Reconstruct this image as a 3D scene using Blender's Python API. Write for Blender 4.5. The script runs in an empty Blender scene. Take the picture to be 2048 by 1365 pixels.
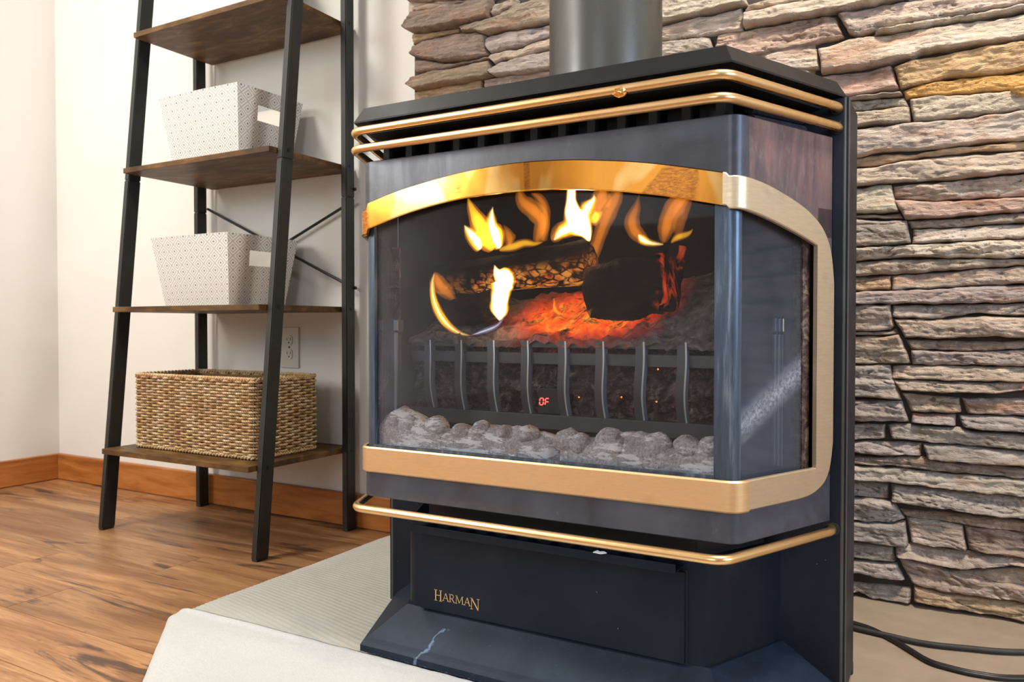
import bpy, bmesh, math, random
import numpy as np
from mathutils import Vector, Matrix, noise
random.seed(7)
S = bpy.context.scene
COL = S.collection
R = math.radians
# ------------------------------------------------------------------ camera
FPX, YAW, PITCH, CH = 1567.0, R(29.42), R(1.076), 0.56
cam = bpy.data.objects.new('camera', bpy.data.cameras.new('camera')); COL.objects.link(cam)
cam.location = (0, 0, CH)
cam.rotation_euler = (R(90) - PITCH, 0, YAW)
cam.data.sensor_width = 36; cam.data.lens = FPX / 2048 * 36
cam.data.clip_start = 0.02
cam.data.dof.use_dof = True; cam.data.dof.focus_distance = 1.3; cam.data.dof.aperture_fstop = 9.0
S.camera = cam
S.view_settings.view_transform = 'Standard'; S.view_settings.look = 'None'
S.view_settings.gamma = 1; S.view_settings.use_curve_mapping = False
S.view_settings.exposure = -0.12
# ------------------------------------------------------------------ world and lights
w = bpy.data.worlds.new('world'); S.world = w; w.use_nodes = True
w.node_tree.nodes['Background'].inputs[0].default_value = (0.62, 0.75, 1.0, 1)
w.node_tree.nodes['Background'].inputs[1].default_value = 0.6

def area(name, loc, target, sx, sy, power, color, spread=180):
    l = bpy.data.lights.new(name, 'AREA'); l.shape = 'RECTANGLE'; l.size = sx; l.size_y = sy
    l.energy = power; l.color = color; l.spread = R(spread)
    o = bpy.data.objects.new(name, l); COL.objects.link(o); o.location = loc
    o.rotation_euler = (Vector(target) - Vector(loc)).to_track_quat('-Z', 'Y').to_euler()
    return o
area('window_light', (-2.80, -1.45, 1.72), (-0.9, 1.69, 0.45), 0.85, 0.85, 54, (1.0, 0.965, 0.91))
area('window_light', (2.48, 0.15, 1.3), (-1.4, 1.1, 0.6), 1.0, 0.9, 48, (0.54, 0.74, 1.0))
area('window_light', (0.15, -3.12, 1.5), (-0.5, 1.0, 0.5), 1.3, 1.1, 30, (0.76, 0.88, 1.0))
area('window_light', (-1.83, -3.12, 1.68), (-1.0, 1.0, 0.8), 0.95, 0.85, 2.6, (1.0, 0.93, 0.80))  # dim light of an added window, there to brighten the brass arch
area('ceiling_lamp_light', (0.3, 0.85, 2.36), (0.3, 1.15, 0.6), 0.3, 0.3, 60, (1.0, 0.90, 0.77))
area('ceiling_lamp_light', (-2.0, 0.1, 2.36), (-2.45, 0.5, 0), 0.5, 0.5, 46, (1.0, 0.955, 0.86))
S.cycles.max_bounces = 8; S.cycles.diffuse_bounces = 4; S.cycles.glossy_bounces = 4
S.cycles.transparent_max_bounces = 24; S.cycles.transmission_bounces = 6
S.cycles.sample_clamp_indirect = 6.0; S.cycles.caustics_reflective = False; S.cycles.caustics_refractive = False

# ------------------------------------------------------------------ picture-measuring helpers (pixel of the photo -> point on a real plane)
_c, _s = math.cos(YAW), math.sin(YAW)
FW = np.array([-_s * math.cos(PITCH), _c * math.cos(PITCH), -math.sin(PITCH)]); RT = np.array([_c, _s, 0.0]); DN = np.cross(FW, RT)
C0 = np.array([0, 0, CH])
def ray(x, y): return (x - 1024) / FPX * RT + (y - 682.5) / FPX * DN + FW
def onX(x, y, X): v = ray(x, y); return C0 + v * ((X - C0[0]) / v[0])
def onY(x, y, Y): v = ray(x, y); return C0 + v * ((Y - C0[1]) / v[1])
def onZ(x, y, Z): v = ray(x, y); return C0 + v * ((Z - C0[2]) / v[2])

# ------------------------------------------------------------------ materials
class NT:
    def __init__(s, name):
        s.m = bpy.data.materials.new(name); s.m.use_nodes = True
        s.t = s.m.node_tree; s.n = s.t.nodes; s.l = s.t.links
        s.b = s.n['Principled BSDF']; s.out = s.n['Material Output']
    def add(s, typ, **kw):
        n = s.n.new('ShaderNode' + typ)
        for k, v in kw.items(): setattr(n, k, v)
        return n
    def val(s, sock, v):
        if v is None: return
        if hasattr(v, 'is_linked') or hasattr(v, 'links'): s.l.new(v, sock)
        else: sock.default_value = (tuple(v) + (1,) if isinstance(v, (tuple, list)) and len(v) == 3 and sock.type == 'RGBA' else v)
    def math(s, op, a, b=None, c=None, clamp=False):
        n = s.add('Math', operation=op, use_clamp=clamp)
        s.val(n.inputs[0], a); s.val(n.inputs[1], b); s.val(n.inputs[2], c)
        return n.outputs[0]
    def coord(s, kind='Object', scale=(1, 1, 1), rot=(0, 0, 0), rnd=0.0):
        tc = s.add('TexCoord'); mp = s.add('Mapping'); s.l.new(tc.outputs[kind], mp.inputs[0])
        mp.inputs['Scale'].default_value = scale; mp.inputs['Rotation'].default_value = rot
        if rnd:
            oi = s.add('ObjectInfo'); mm = s.math('MULTIPLY', oi.outputs['Random'], rnd)
            cx = s.add('CombineXYZ'); [s.l.new(mm, cx.inputs[i]) for i in range(3)]
            s.l.new(cx.outputs[0], mp.inputs['Location'])
        return mp.outputs[0]
    def noise(s, vec, scale=5, detail=4, rough=0.55, dist=0.0):
        n = s.add('TexNoise'); s.l.new(vec, n.inputs['Vector']); n.inputs['Scale'].default_value = scale
        n.inputs['Detail'].default_value = detail; n.inputs['Roughness'].default_value = rough; n.inputs['Distortion'].default_value = dist
        return n.outputs['Fac']
    def ramp(s, fac, stops, interp='LINEAR'):
        n = s.add('ValToRGB'); n.color_ramp.interpolation = interp; e = n.color_ramp.elements
        cc = lambda c: (c, c, c, 1) if isinstance(c, (int, float)) else tuple(c) + (1,)
        while len(e) > 1: e.remove(e[-1])
        e[0].position = stops[0][0]; e[0].color = cc(stops[0][1])
        for p, c in stops[1:]: e.new(p).color = cc(c)
        s.l.new(fac, n.inputs[0]); return n.outputs[0]
    def mix(s, fac, a, b, blend='MIX'):
        n = s.add('Mix', data_type='RGBA', blend_type=blend)
        s.val(n.inputs[0], fac); s.val(n.inputs[6], a); s.val(n.inputs[7], b)
        return n.outputs[2]
    def bump(s, h, strength=0.3, dist=0.002):
        n = s.add('Bump'); n.inputs['Strength'].default_value = strength; n.inputs['Distance'].default_value = dist
        s.l.new(h, n.inputs['Height']); s.l.new(n.outputs[0], s.b.inputs['Normal']); return n
    def set(s, color=None, rough=None, metal=None, spec=None, **kw):
        s.val(s.b.inputs['Base Color'], color); s.val(s.b.inputs['Roughness'], rough)
        s.val(s.b.inputs['Metallic'], metal); s.val(s.b.inputs['Specular IOR Level'], spec)
        for k, v in kw.items(): s.val(s.b.inputs[k.replace('_', ' ')], v)
        return s.m

def m_plaster(name, col):
    n = NT(name); v = n.coord(); f = n.noise(v, 90, 3); g = n.noise(v, 1.5, 2)
    c = n.mix(n.ramp(g, [(0.3, 0.0), (0.7, 1.0)]), col, tuple(x * 0.965 for x in col))
    n.bump(f, 0.12, 0.002); return n.set(c, 0.75, 0, 0.3)
M_WALL = m_plaster('wall_paint', (0.75, 0.73, 0.685))
M_CEIL = m_plaster('ceiling_paint', (0.8, 0.78, 0.74))

def m_floor():
    n = NT('oak_floor')
    v = n.coord('Object', (1.0, 9.0, 1), rnd=37.0)
    v2 = n.coord('Object', (1.6, 30.0, 1), rnd=23.0)
    big = n.noise(v, 1.3, 4, 0.6, 1.2); grain = n.noise(v2, 6, 6, 0.65, 0.8)
    dark = n.noise(n.coord('Object', (0.9, 7.0, 1), rnd=91.0), 2.1, 4, 0.62, 1.6)
    oi = n.add('ObjectInfo')
    base = n.ramp(big, [(0.25, (0.17, 0.075, 0.028)), (0.45, (0.30, 0.145, 0.06)), (0.62, (0.46, 0.25, 0.115)), (0.8, (0.56, 0.34, 0.175))])
    tone = n.ramp(oi.outputs['Random'], [(0, (0.78, 0.75, 0.72)), (0.5, (1.0, 0.97, 0.94)), (1, (1.15, 1.12, 1.08))])
    c = n.mix(1.0, base, tone, 'MULTIPLY')
    c = n.mix(n.ramp(grain, [(0.35, 0.5), (0.55, 0.0)]), c, (0.16, 0.07, 0.03))
    c = n.mix(n.ramp(dark, [(0.575, 0.0), (0.66, 0.88)]), c, (0.055, 0.028, 0.022))
    n.bump(grain, 0.15, 0.0008)
    return n.set(c, n.ramp(grain, [(0.3, 0.48), (0.7, 0.34)]), 0, 0.45)
M_FLOOR = m_floor()

def m_wood(name, a, b, c_, scale=(1.2, 14, 14), rough=0.5, rnd=20.0):
    n = NT(name); g = n.noise(n.coord('Object', scale, rnd=rnd), 4, 5, 0.6, 0.6)
    c = n.ramp(g, [(0.3, a), (0.5, b), (0.7, c_)]); n.bump(g, 0.1, 0.001); return n.set(c, rough, 0, 0.4)
M_BASE = m_wood('stained_baseboard', (0.26, 0.085, 0.018), (0.40, 0.14, 0.032), (0.50, 0.20, 0.055), (1.3, 1.3, 10), 0.35)
def m_shelf():
    n = NT('rustic_brown_board'); g = n.noise(n.coord('Object', (2.0, 6, 6), rnd=31.0), 4, 5, 0.62, 1.0); k = n.noise(n.coord('Object', (1, 2.4, 2), rnd=11.0), 5, 3)
    c = n.ramp(g, [(0.25, (0.040, 0.020, 0.007)), (0.5, (0.11, 0.055, 0.018)), (0.72, (0.24, 0.13, 0.045))])
    c = n.mix(n.ramp(k, [(0.5, 0.0), (0.68, 0.8)]), c, (0.035, 0.018, 0.010)); n.bump(g, 0.15, 0.001)
    return n.set(c, 0.5, 0, 0.25)
M_SHELF = m_shelf()

def m_metal_paint(name, col, rough=0.42, speck=0.25, spec=0.5, tint=(1, 1, 1)):
    n = NT(name); v = n.coord(); f = n.noise(v, 420, 2); g = n.noise(v, 7, 4, 0.6)
    c = n.mix(n.ramp(g, [(0.45, 0.0), (0.75, 0.6)]), col, tuple(min(1, x * 1.9 + 0.008) for x in col))
    c = n.mix(n.ramp(n.noise(v, 160, 1), [(0.80, 0.0), (0.82, speck)]), c, (0.35, 0.4, 0.5))
    n.bump(f, 0.1, 0.0006); return n.set(c, n.ramp(g, [(0.3, rough + 0.08), (0.7, rough - 0.06)]), 0, spec, Specular_Tint=tuple(tint) + (1,))
M_LADDER = m_metal_paint('black_powder_coat', (0.011, 0.013, 0.011), 0.40, 0.0, 0.45)
M_STOVE = m_metal_paint('black_stove_paint', (0.004, 0.0062, 0.0125), 0.46, 0.5, 0.25, (0.78, 0.87, 1.0))
M_TOP = m_metal_paint('black_stove_top_paint', (0.005, 0.005, 0.006), 0.42, 0.4, 0.25)
M_PIPE = m_metal_paint('grey_pipe_paint', (0.030, 0.032, 0.026), 0.33, 0.1, 0.85)
def m_housing():
    n = NT('heat_worn_stove_paint'); v = n.coord()
    st = n.noise(n.coord('Object', (9, 9, 1.2)), 3, 5, 0.65, 0.8); fine = n.noise(n.coord('Object', (60, 60, 20)), 3, 5, 0.7)
    geo = n.add('NewGeometry'); sep = n.add('SeparateXYZ'); n.l.new(geo.outputs['Normal'], sep.inputs[0])
    pos = n.add('SeparateXYZ'); n.l.new(geo.outputs['Position'], pos.inputs[0])
    side = n.math('GREATER_THAN', pos.outputs[0], -0.222)
    up = n.math('MULTIPLY_ADD', pos.outputs[2], 5.0, -3.1, clamp=True)
    rust = n.ramp(st, [(0.3, (0.06, 0.052, 0.062)), (0.45, (0.15, 0.085, 0.09)), (0.58, (0.24, 0.13, 0.12)), (0.75, (0.17, 0.14, 0.14))])
    rust = n.mix(n.ramp(fine, [(0.5, 0.0), (0.75, 0.5)]), rust, (0.32, 0.27, 0.25))
    pl = n.mix(n.ramp(n.noise(v, 9, 5, 0.6, 0.6), [(0.35, 0.0), (0.8, 1.0)]), (0.026, 0.030, 0.042), (0.085, 0.10, 0.135))
    pl = n.mix(n.ramp(fine, [(0.62, 0.0), (0.8, 0.35)]), pl, (0.2, 0.24, 0.30))
    fac = n.math('MULTIPLY', side, up)
    n.bump(fine, 0.15, 0.0006)
    return n.set(n.mix(fac, pl, rust), n.ramp(st, [(0.3, 0.42), (0.7, 0.30)]), 0.15, 0.7)
M_HOUSE = m_housing()
def m_post():
    n = NT('worn_blue_grey_post'); st = n.noise(n.coord('Object', (30, 30, 2.0)), 3, 6, 0.7)
    c = n.ramp(st, [(0.3, (0.03, 0.042, 0.065)), (0.55, (0.075, 0.11, 0.16)), (0.75, (0.25, 0.32, 0.40))])
    n.bump(st, 0.1, 0.0005); return n.set(c, 0.3, 0.5, 0.7)
M_POST = m_post()
def m_brass(name, a, b, rough, brushed=False, rlo=None, patch=False):
    n = NT(name); v = n.coord('Object', (3, 3, 26) if brushed else (1, 1, 1)); g = n.noise(v, 14 if brushed else 9, 5, 0.65, 0.4); t = n.noise(n.coord(), 16, 4, 0.6)
    c = n.mix(n.ramp(g, [(0.3, 0.0), (0.7, 1.0)]), a, b)
    c = n.mix(n.ramp(t, [(0.60, 0.0), (0.80, 0.35)]), c, tuple(x * 0.4 for x in b))
    if patch:     # copper-coloured patches on the polished arch, painted in mostly for its reflections
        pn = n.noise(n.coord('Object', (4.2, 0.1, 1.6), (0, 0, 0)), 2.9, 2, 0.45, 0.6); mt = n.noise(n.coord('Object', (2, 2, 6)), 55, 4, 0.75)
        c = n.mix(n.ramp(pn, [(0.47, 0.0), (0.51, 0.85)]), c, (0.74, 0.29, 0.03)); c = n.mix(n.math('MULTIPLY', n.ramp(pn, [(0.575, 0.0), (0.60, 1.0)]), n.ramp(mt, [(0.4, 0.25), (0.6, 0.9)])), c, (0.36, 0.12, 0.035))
    n.bump(n.noise(n.coord('Object', (6, 6, 90)), 8, 3), 0.05 if brushed else 0.015, 0.0006)
    return n.set(c, n.ramp(g, [(0.3, rough), (0.7, rough if rlo is None else rlo)]), 1.0)
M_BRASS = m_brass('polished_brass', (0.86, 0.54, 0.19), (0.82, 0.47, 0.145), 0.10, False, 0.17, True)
M_BRASS_B = m_brass('brushed_brass', (0.88, 0.62, 0.34), (0.74, 0.52, 0.29), 0.38, True, 0.46)
M_BRASS_S = m_brass('tarnished_brass', (0.72, 0.58, 0.40), (0.60, 0.50, 0.35), 0.42, True, 0.52)
M_RAIL = m_brass('brass_rail', (0.88, 0.60, 0.27), (0.72, 0.49, 0.26), 0.24, False, 0.38)

def m_stone():
    n = NT('ledge_stone'); v = n.coord('Object', (1, 1, 1), rnd=17.0); vs = n.coord('Object', (1.0, 1, 5.0), (0, R(6), 0), rnd=13.0)
    oi = n.add('ObjectInfo')
    g = n.noise(vs, 9, 6, 0.65, 0.5); f = n.noise(v, 75, 5, 0.7); h = n.noise(vs, 26, 5, 0.7, 0.8)
    c = n.mix(1.0, oi.outputs['Color'], n.ramp(g, [(0.25, 0.66), (0.5, 0.95), (0.75, 1.2)]), 'MULTIPLY')
    c = n.mix(n.ramp(n.noise(vs, 4.5, 3, 0.6, 0.4), [(0.56, 0.0), (0.74, 0.65)]), c, (0.46, 0.215, 0.11))
    c = n.mix(n.ramp(h, [(0.60, 0.0), (0.74, 0.75)]), c, (0.115, 0.09, 0.075))
    c = n.mix(n.ramp(f, [(0.55, 0.0), (0.8, 0.35)]), c, (0.62, 0.54, 0.44))
    hh = n.math('ADD', n.math('MULTIPLY', h, 1.6), n.math('MULTIPLY', f, 0.8)); n.bump(hh, 1.0, 0.0065)
    return n.set(c, 0.85, 0, 0.25)
M_STONE = m_stone()
def m_simple(name, col, rough=0.5, metal=0.0, spec=0.5, bumpscale=0, bs=0.2, bd=0.001, var=0.0):
    n = NT(name); c = col
    if var:
        c = n.mix(n.ramp(n.noise(n.coord(), 18, 4), [(0.3, 0.0), (0.7, 1.0)]), tuple(x * (1 - var) for x in col), tuple(min(1, x * (1 + var)) for x in col))
    if bumpscale: n.bump(n.noise(n.coord(), bumpscale, 4), bs, bd)
    return n.set(c, rough, metal, spec)
M_MORTAR = m_simple('dark_mortar', (0.06, 0.05, 0.042), 0.95, bumpscale=60, var=0.2)
M_HEARTH = m_simple('tan_hearth_stone', (0.31, 0.235, 0.17), 0.7, bumpscale=120, bs=0.15, var=0.1)
def m_fabric(name, col, sc):
    n = NT(name); v = n.coord('Object', (1, 1, 1)); wv = n.noise(v, 10, 5, 0.6)
    f = n.noise(n.coord('Object', (1, 3.0, 1)), sc, 3, 0.7)
    c = n.mix(n.ramp(wv, [(0.3, 0.0), (0.7, 1.0)]), col, tuple(x * 0.9 for x in col)); c = n.mix(n.ramp(f, [(0.35, 0.35), (0.6, 0.0)]), c, tuple(x * 0.6 for x in col))
    n.bump(f, 0.5, 0.002); return n.set(c, 0.95, 0, 0.1, Sheen_Weight=0.2)
M_MAT = m_fabric('ribbed_beige_fabric', (0.50, 0.485, 0.44), 220)
M_CLOTH = m_fabric('smooth_cream_fabric', (0.56, 0.565, 0.555), 240)
M_BLACK = m_simple('firebox_black', (0.006, 0.005, 0.005), 0.85, spec=0.1, bumpscale=40, var=0.3)
M_VOID = m_simple('dark_steel', (0.006, 0.006, 0.007), 0.6)
M_GRATE = m_simple('grate_iron', (0.06, 0.063, 0.06), 0.5, 0.2, 0.5, bumpscale=150, var=0.15)
M_FIN = m_simple('dull_dark_fin', (0.010, 0.010, 0.009), 0.6, spec=0.2)
M_GRATE_E = m_simple('grate_iron_edge', (0.42, 0.46, 0.42), 0.4, 0.3, 0.5)
def m_coal():
    n = NT('burnt_coal'); v = n.coord(); f = n.noise(v, 55, 5, 0.7, 0.5); g = n.noise(v, 20, 4)
    c = n.ramp(f, [(0.3, (0.02, 0.012, 0.01)), (0.5, (0.09, 0.055, 0.045)), (0.75, (0.42, 0.32, 0.27))]); n.bump(f, 1.0, 0.006); return n.set(c, 0.75, 0, 0.2)
M_COAL = m_coal()
def m_ceramic():
    n = NT('ash_grey_ceramic'); v = n.coord(); f = n.noise(v, 260, 3, 0.8); g = n.noise(v, 16, 4, 0.6); st = n.noise(n.coord('Object', (1.3, 1.3, 5)), 13, 6, 0.78, 0.3)
    c = n.ramp(f, [(0.3, (0.24, 0.225, 0.23)), (0.5, (0.56, 0.54, 0.55)), (0.7, (0.85, 0.84, 0.85))])
    c = n.mix(n.ramp(g, [(0.35, 0.5), (0.6, 0.0)]), c, (0.36, 0.30, 0.27))
    c = n.mix(n.ramp(st, [(0.52, 0.0), (0.55, 1.0)]), c, (0.97, 0.97, 0.97))
    n.bump(f, 0.6, 0.003); return n.set(c, 0.8, 0, 0.3)
M_CERAMIC = m_ceramic()
def m_ash():
    n = NT('ember_bed'); v = n.coord(); f = n.noise(v, 42, 6, 0.72, 0.6); f2 = n.noise(v, 22, 5, 0.65, 1.2); a = n.add('Attribute', attribute_name='ember')
    c = n.ramp(f, [(0.3, (0.03, 0.024, 0.02)), (0.55, (0.16, 0.13, 0.11)), (0.8, (0.38, 0.33, 0.28))]); n.bump(f, 1.0, 0.006)
    m = n.math('MULTIPLY', a.outputs['Fac'], n.ramp(f2, [(0.36, 0.0), (0.5, 1.0)]))
    e = n.ramp(n.math('MULTIPLY', f, a.outputs['Fac']), [(0.1, (0.5, 0.02, 0.004)), (0.4, (1.0, 0.075, 0.005)), (0.56, (1.0, 0.2, 0.012)), (0.68, (1.0, 0.5, 0.06))])
    c = n.mix(n.math('MULTIPLY', a.outputs['Fac'], 0.9, clamp=True), c, (0.015, 0.006, 0.004)); m2 = n.set(c, 0.9, 0, 0.03); n.l.new(e, n.b.inputs['Emission Color']); n.l.new(n.math('MULTIPLY', m, 1.25), n.b.inputs['Emission Strength']); return m2
M_ASH = m_ash()
def m_log(name, glow, red=False):
    n = NT(name); v = n.coord(); vs = n.coord('Object', (14, 40, 40)); f = n.noise(vs, 2.2, 5, 0.65, 0.5)
    c = n.ramp(f, [(0.3, (0.004, 0.003, 0.002)), (0.6, (0.016, 0.008, 0.005)), (0.8, (0.07, 0.03, 0.012))]); n.bump(f, 0.8, 0.005)
    a = n.add('Attribute', attribute_name='ember'); vo = n.add('TexVoronoi', feature='DISTANCE_TO_EDGE'); n.l.new(n.coord('Object', (1, 1, 1)), vo.inputs['Vector']); vo.inputs['Scale'].default_value = 95; n.l.new(n.coord('Object', (0.55, 1, 1)), vo.inputs['Vector'])
    cell = n.ramp(n.math('ADD', vo.outputs['Distance'], n.math('MULTIPLY_ADD', n.noise(v, 45, 3), 0.5, -0.25)), [(0.02, 0.0), (0.14, 1.0)])
    m = n.math('MULTIPLY', n.math('MULTIPLY', a.outputs['Fac'], cell), n.ramp(n.noise(v, 30, 3), [(0.4, 0.0), (0.5, glow)]))
    e = n.ramp(n.noise(v, 60, 4), [(0.35, (0.6, 0.06, 0.006)), (0.6, (0.80, 0.30, 0.04))])
    if red:
        m = n.math('MULTIPLY', a.outputs['Fac'], n.ramp(n.noise(n.coord('Object', (1, 1, 0.6)), 28, 4, 0.65, 0.8), [(0.48, 0.0), (0.60, glow)])); e = n.ramp(n.noise(v, 45, 3), [(0.35, (0.7, 0.015, 0.003)), (0.65, (1.0, 0.13, 0.015))])
    m2 = n.set(c, 0.85, 0, 0.04); n.l.new(e, n.b.inputs['Emission Color']); n.l.new(m, n.b.inputs['Emission Strength']); return m2
M_LOG = m_log('charred_log', 0.95); M_LOG_RED = m_log('charred_log_with_red_end', 0.9, True)
def m_emit_vol(name, col, dens):
    n = NT(name); n.n.remove(n.b); e = n.add('Emission'); e.inputs[0].default_value = tuple(col) + (1,); e.inputs[1].default_value = dens
    n.l.new(e.outputs[0], n.out.inputs['Volume']); return n.m
M_FO = m_emit_vol('flame_orange', (1.0, 0.27, 0.015), 48)
M_FR = m_emit_vol('flame_faint_orange', (1.0, 0.28, 0.02), 26)
M_FY = m_emit_vol('flame_yellow', (1.0, 0.62, 0.02), 120)
M_FW = m_emit_vol('flame_white', (1.0, 0.92, 0.62), 330)
M_FB = m_emit_vol('flame_blue', (0.5, 0.5, 1.0), 60)
def m_glass(name, dust, tint=(0.94, 0.95, 0.97), streak=False, left=0.0):
    n = NT(name); n.n.remove(n.b)
    tr = n.add('BsdfTransparent'); tr.inputs[0].default_value = tint + (1,)
    gl = n.add('BsdfGlossy'); gl.inputs['Roughness'].default_value = 0.03; gl.inputs[0].default_value = (1, 1, 1, 1)
    df = n.add('BsdfDiffuse'); df.inputs[0].default_value = (0.55, 0.57, 0.62, 1)
    fr = n.add('Fresnel'); fr.inputs[0].default_value = 1.27
    m1 = n.add('MixShader'); n.l.new(fr.outputs[0], m1.inputs[0]); n.l.new(tr.outputs[0], m1.inputs[1]); n.l.new(gl.outputs[0], m1.inputs[2])
    v = n.coord(); sm = n.ramp(n.noise(n.coord('Object', (3, 3, 1)), 3, 4, 0.6, 0.4), [(0.3, dust * 0.5), (0.75, dust * 1.6)])
    geo = n.add('NewGeometry'); pos = n.add('SeparateXYZ'); n.l.new(geo.outputs['Position'], pos.inputs[0])
    low = n.math('MULTIPLY_ADD', pos.outputs[2], -7.0, 4.35, clamp=True)      # soot film is thicker low on the pane
    fac = n.math('ADD', sm, n.math('MULTIPLY', low, dust * 0.5))
    if left:          # grey haze painted in towards the left edge for the pale room reflection
        lf = n.math('MULTIPLY', n.math('MULTIPLY_ADD', pos.outputs[0], -5.5, -3.45, clamp=True), n.ramp(n.noise(n.coord('Object', (3, 3, 1)), 5, 4, 0.6, 0.4), [(0.3, 0.4 * left), (0.7, 1.5 * left)])); fac = n.math('ADD', fac, lf)
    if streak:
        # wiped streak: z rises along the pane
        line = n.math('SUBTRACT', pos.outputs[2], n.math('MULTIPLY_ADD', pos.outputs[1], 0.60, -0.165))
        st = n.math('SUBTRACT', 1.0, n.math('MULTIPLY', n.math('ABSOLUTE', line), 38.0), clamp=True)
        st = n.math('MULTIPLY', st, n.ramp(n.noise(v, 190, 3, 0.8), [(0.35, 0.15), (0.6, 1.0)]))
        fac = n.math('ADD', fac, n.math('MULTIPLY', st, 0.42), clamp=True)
    m2 = n.add('MixShader'); n.l.new(fac, m2.inputs[0]); n.l.new(m1.outputs[0], m2.inputs[1]); n.l.new(df.outputs[0], m2.inputs[2])
    n.l.new(m2.outputs[0], n.out.inputs['Surface']); return n.m
M_GLASS = m_glass('stove_glass', 0.009, left=0.05)
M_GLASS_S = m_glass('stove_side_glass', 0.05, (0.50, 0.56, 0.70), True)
M_WINGLASS = m_glass('window_glass', 0.0)
def m_emit(name, col, st):
    n = NT(name); return n.set((0, 0, 0), 0.5, Emission_Color=tuple(col) + (1,), Emission_Strength=st)
M_LED_REFL = m_emit('red_display_reflection', (1.0, 0.10, 0.07), 3.0)
M_SPARK = m_emit('glowing_spark', (1.0, 0.28, 0.04), 1.6)
M_LAMP = m_emit('lamp_diffuser', (1.0, 0.9, 0.75), 3.0)
def m_wicker():
    n = NT('woven_seagrass'); v = n.coord(); f = n.noise(v, 26, 4, 0.6); g = n.noise(v, 420, 2)
    c = n.ramp(f, [(0.3, (0.42, 0.25, 0.11)), (0.5, (0.66, 0.46, 0.25)), (0.7, (0.82, 0.67, 0.44))])
    wv = n.add('TexWave', wave_type='BANDS', bands_direction='DIAGONAL'); n.l.new(v, wv.inputs[0]); wv.inputs['Scale'].default_value = 75; wv.inputs['Distortion'].default_value = 3
    c = n.mix(n.ramp(wv.outputs['Fac'], [(0.1, 0.45), (0.5, 0.0)]), c, (0.25, 0.13, 0.05))
    n.bump(wv.outputs['Fac'], 0.7, 0.003); return n.set(c, 0.7, 0, 0.3)
M_WICK = m_wicker()
M_WICK_IN = m_simple('basket_inner', (0.20, 0.11, 0.045), 0.9, bumpscale=200)
def m_bin():
    n = NT('diamond_print_paper'); tc = n.add('UVMap', uv_map='UVMap'); sp = n.add('SeparateXYZ'); n.l.new(tc.outputs['UV'], sp.inputs[0])
    a = n.math('ABSOLUTE', n.math('SUBTRACT', n.math('FRACT', n.math('DIVIDE', sp.outputs[0], 0.046)), 0.5))
    b = n.math('ABSOLUTE', n.math('SUBTRACT', n.math('FRACT', n.math('DIVIDE', sp.outputs[1], 0.037)), 0.5))
    d = n.math('ADD', a, b); D = n.math('MINIMUM', d, n.math('SUBTRACT', 1.0, d))
    k = n.ramp(D, [(0.0, 1), (0.075, 1), (0.10, 0), (0.215, 0), (0.235, 0.7), (0.285, 0.7), (0.305, 0), (0.44, 0), (0.465, 0.55), (0.5, 0.55)])
    c = n.mix(k, (0.74, 0.72, 0.69), (0.21, 0.185, 0.18))
    return n.set(c, 0.6, 0, 0.3)
M_BIN = m_bin()
M_BININ = m_simple('plain_bin_lining', (0.78, 0.74, 0.68), 0.8)
M_RIBBIN = m_simple('cream_ribbed_bin', (0.80, 0.76, 0.69), 0.75, bumpscale=60)
M_PLATE = m_simple('ivory_plastic', (0.62, 0.57, 0.49), 0.35)
M_SLOT = m_simple('dark_slot', (0.02, 0.02, 0.02), 0.6)
M_CABLE = m_simple('black_rubber', (0.012, 0.012, 0.013), 0.4, spec=0.5)
M_CABLE2 = m_simple('dusty_black_rubber', (0.03, 0.027, 0.025), 0.6, spec=0.4, bumpscale=300, var=0.5)
M_GOLD = m_simple('gold_lettering', (0.75, 0.50, 0.22), 0.35, 0.7)
M_PAPER = m_simple('white_paper', (0.8, 0.82, 0.85), 0.7)
M_SCREW = m_simple('black_screw', (0.01, 0.01, 0.01), 0.35, 0.3)
M_FRAMEW = m_simple('white_window_frame', (0.8, 0.79, 0.76), 0.4)

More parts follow.
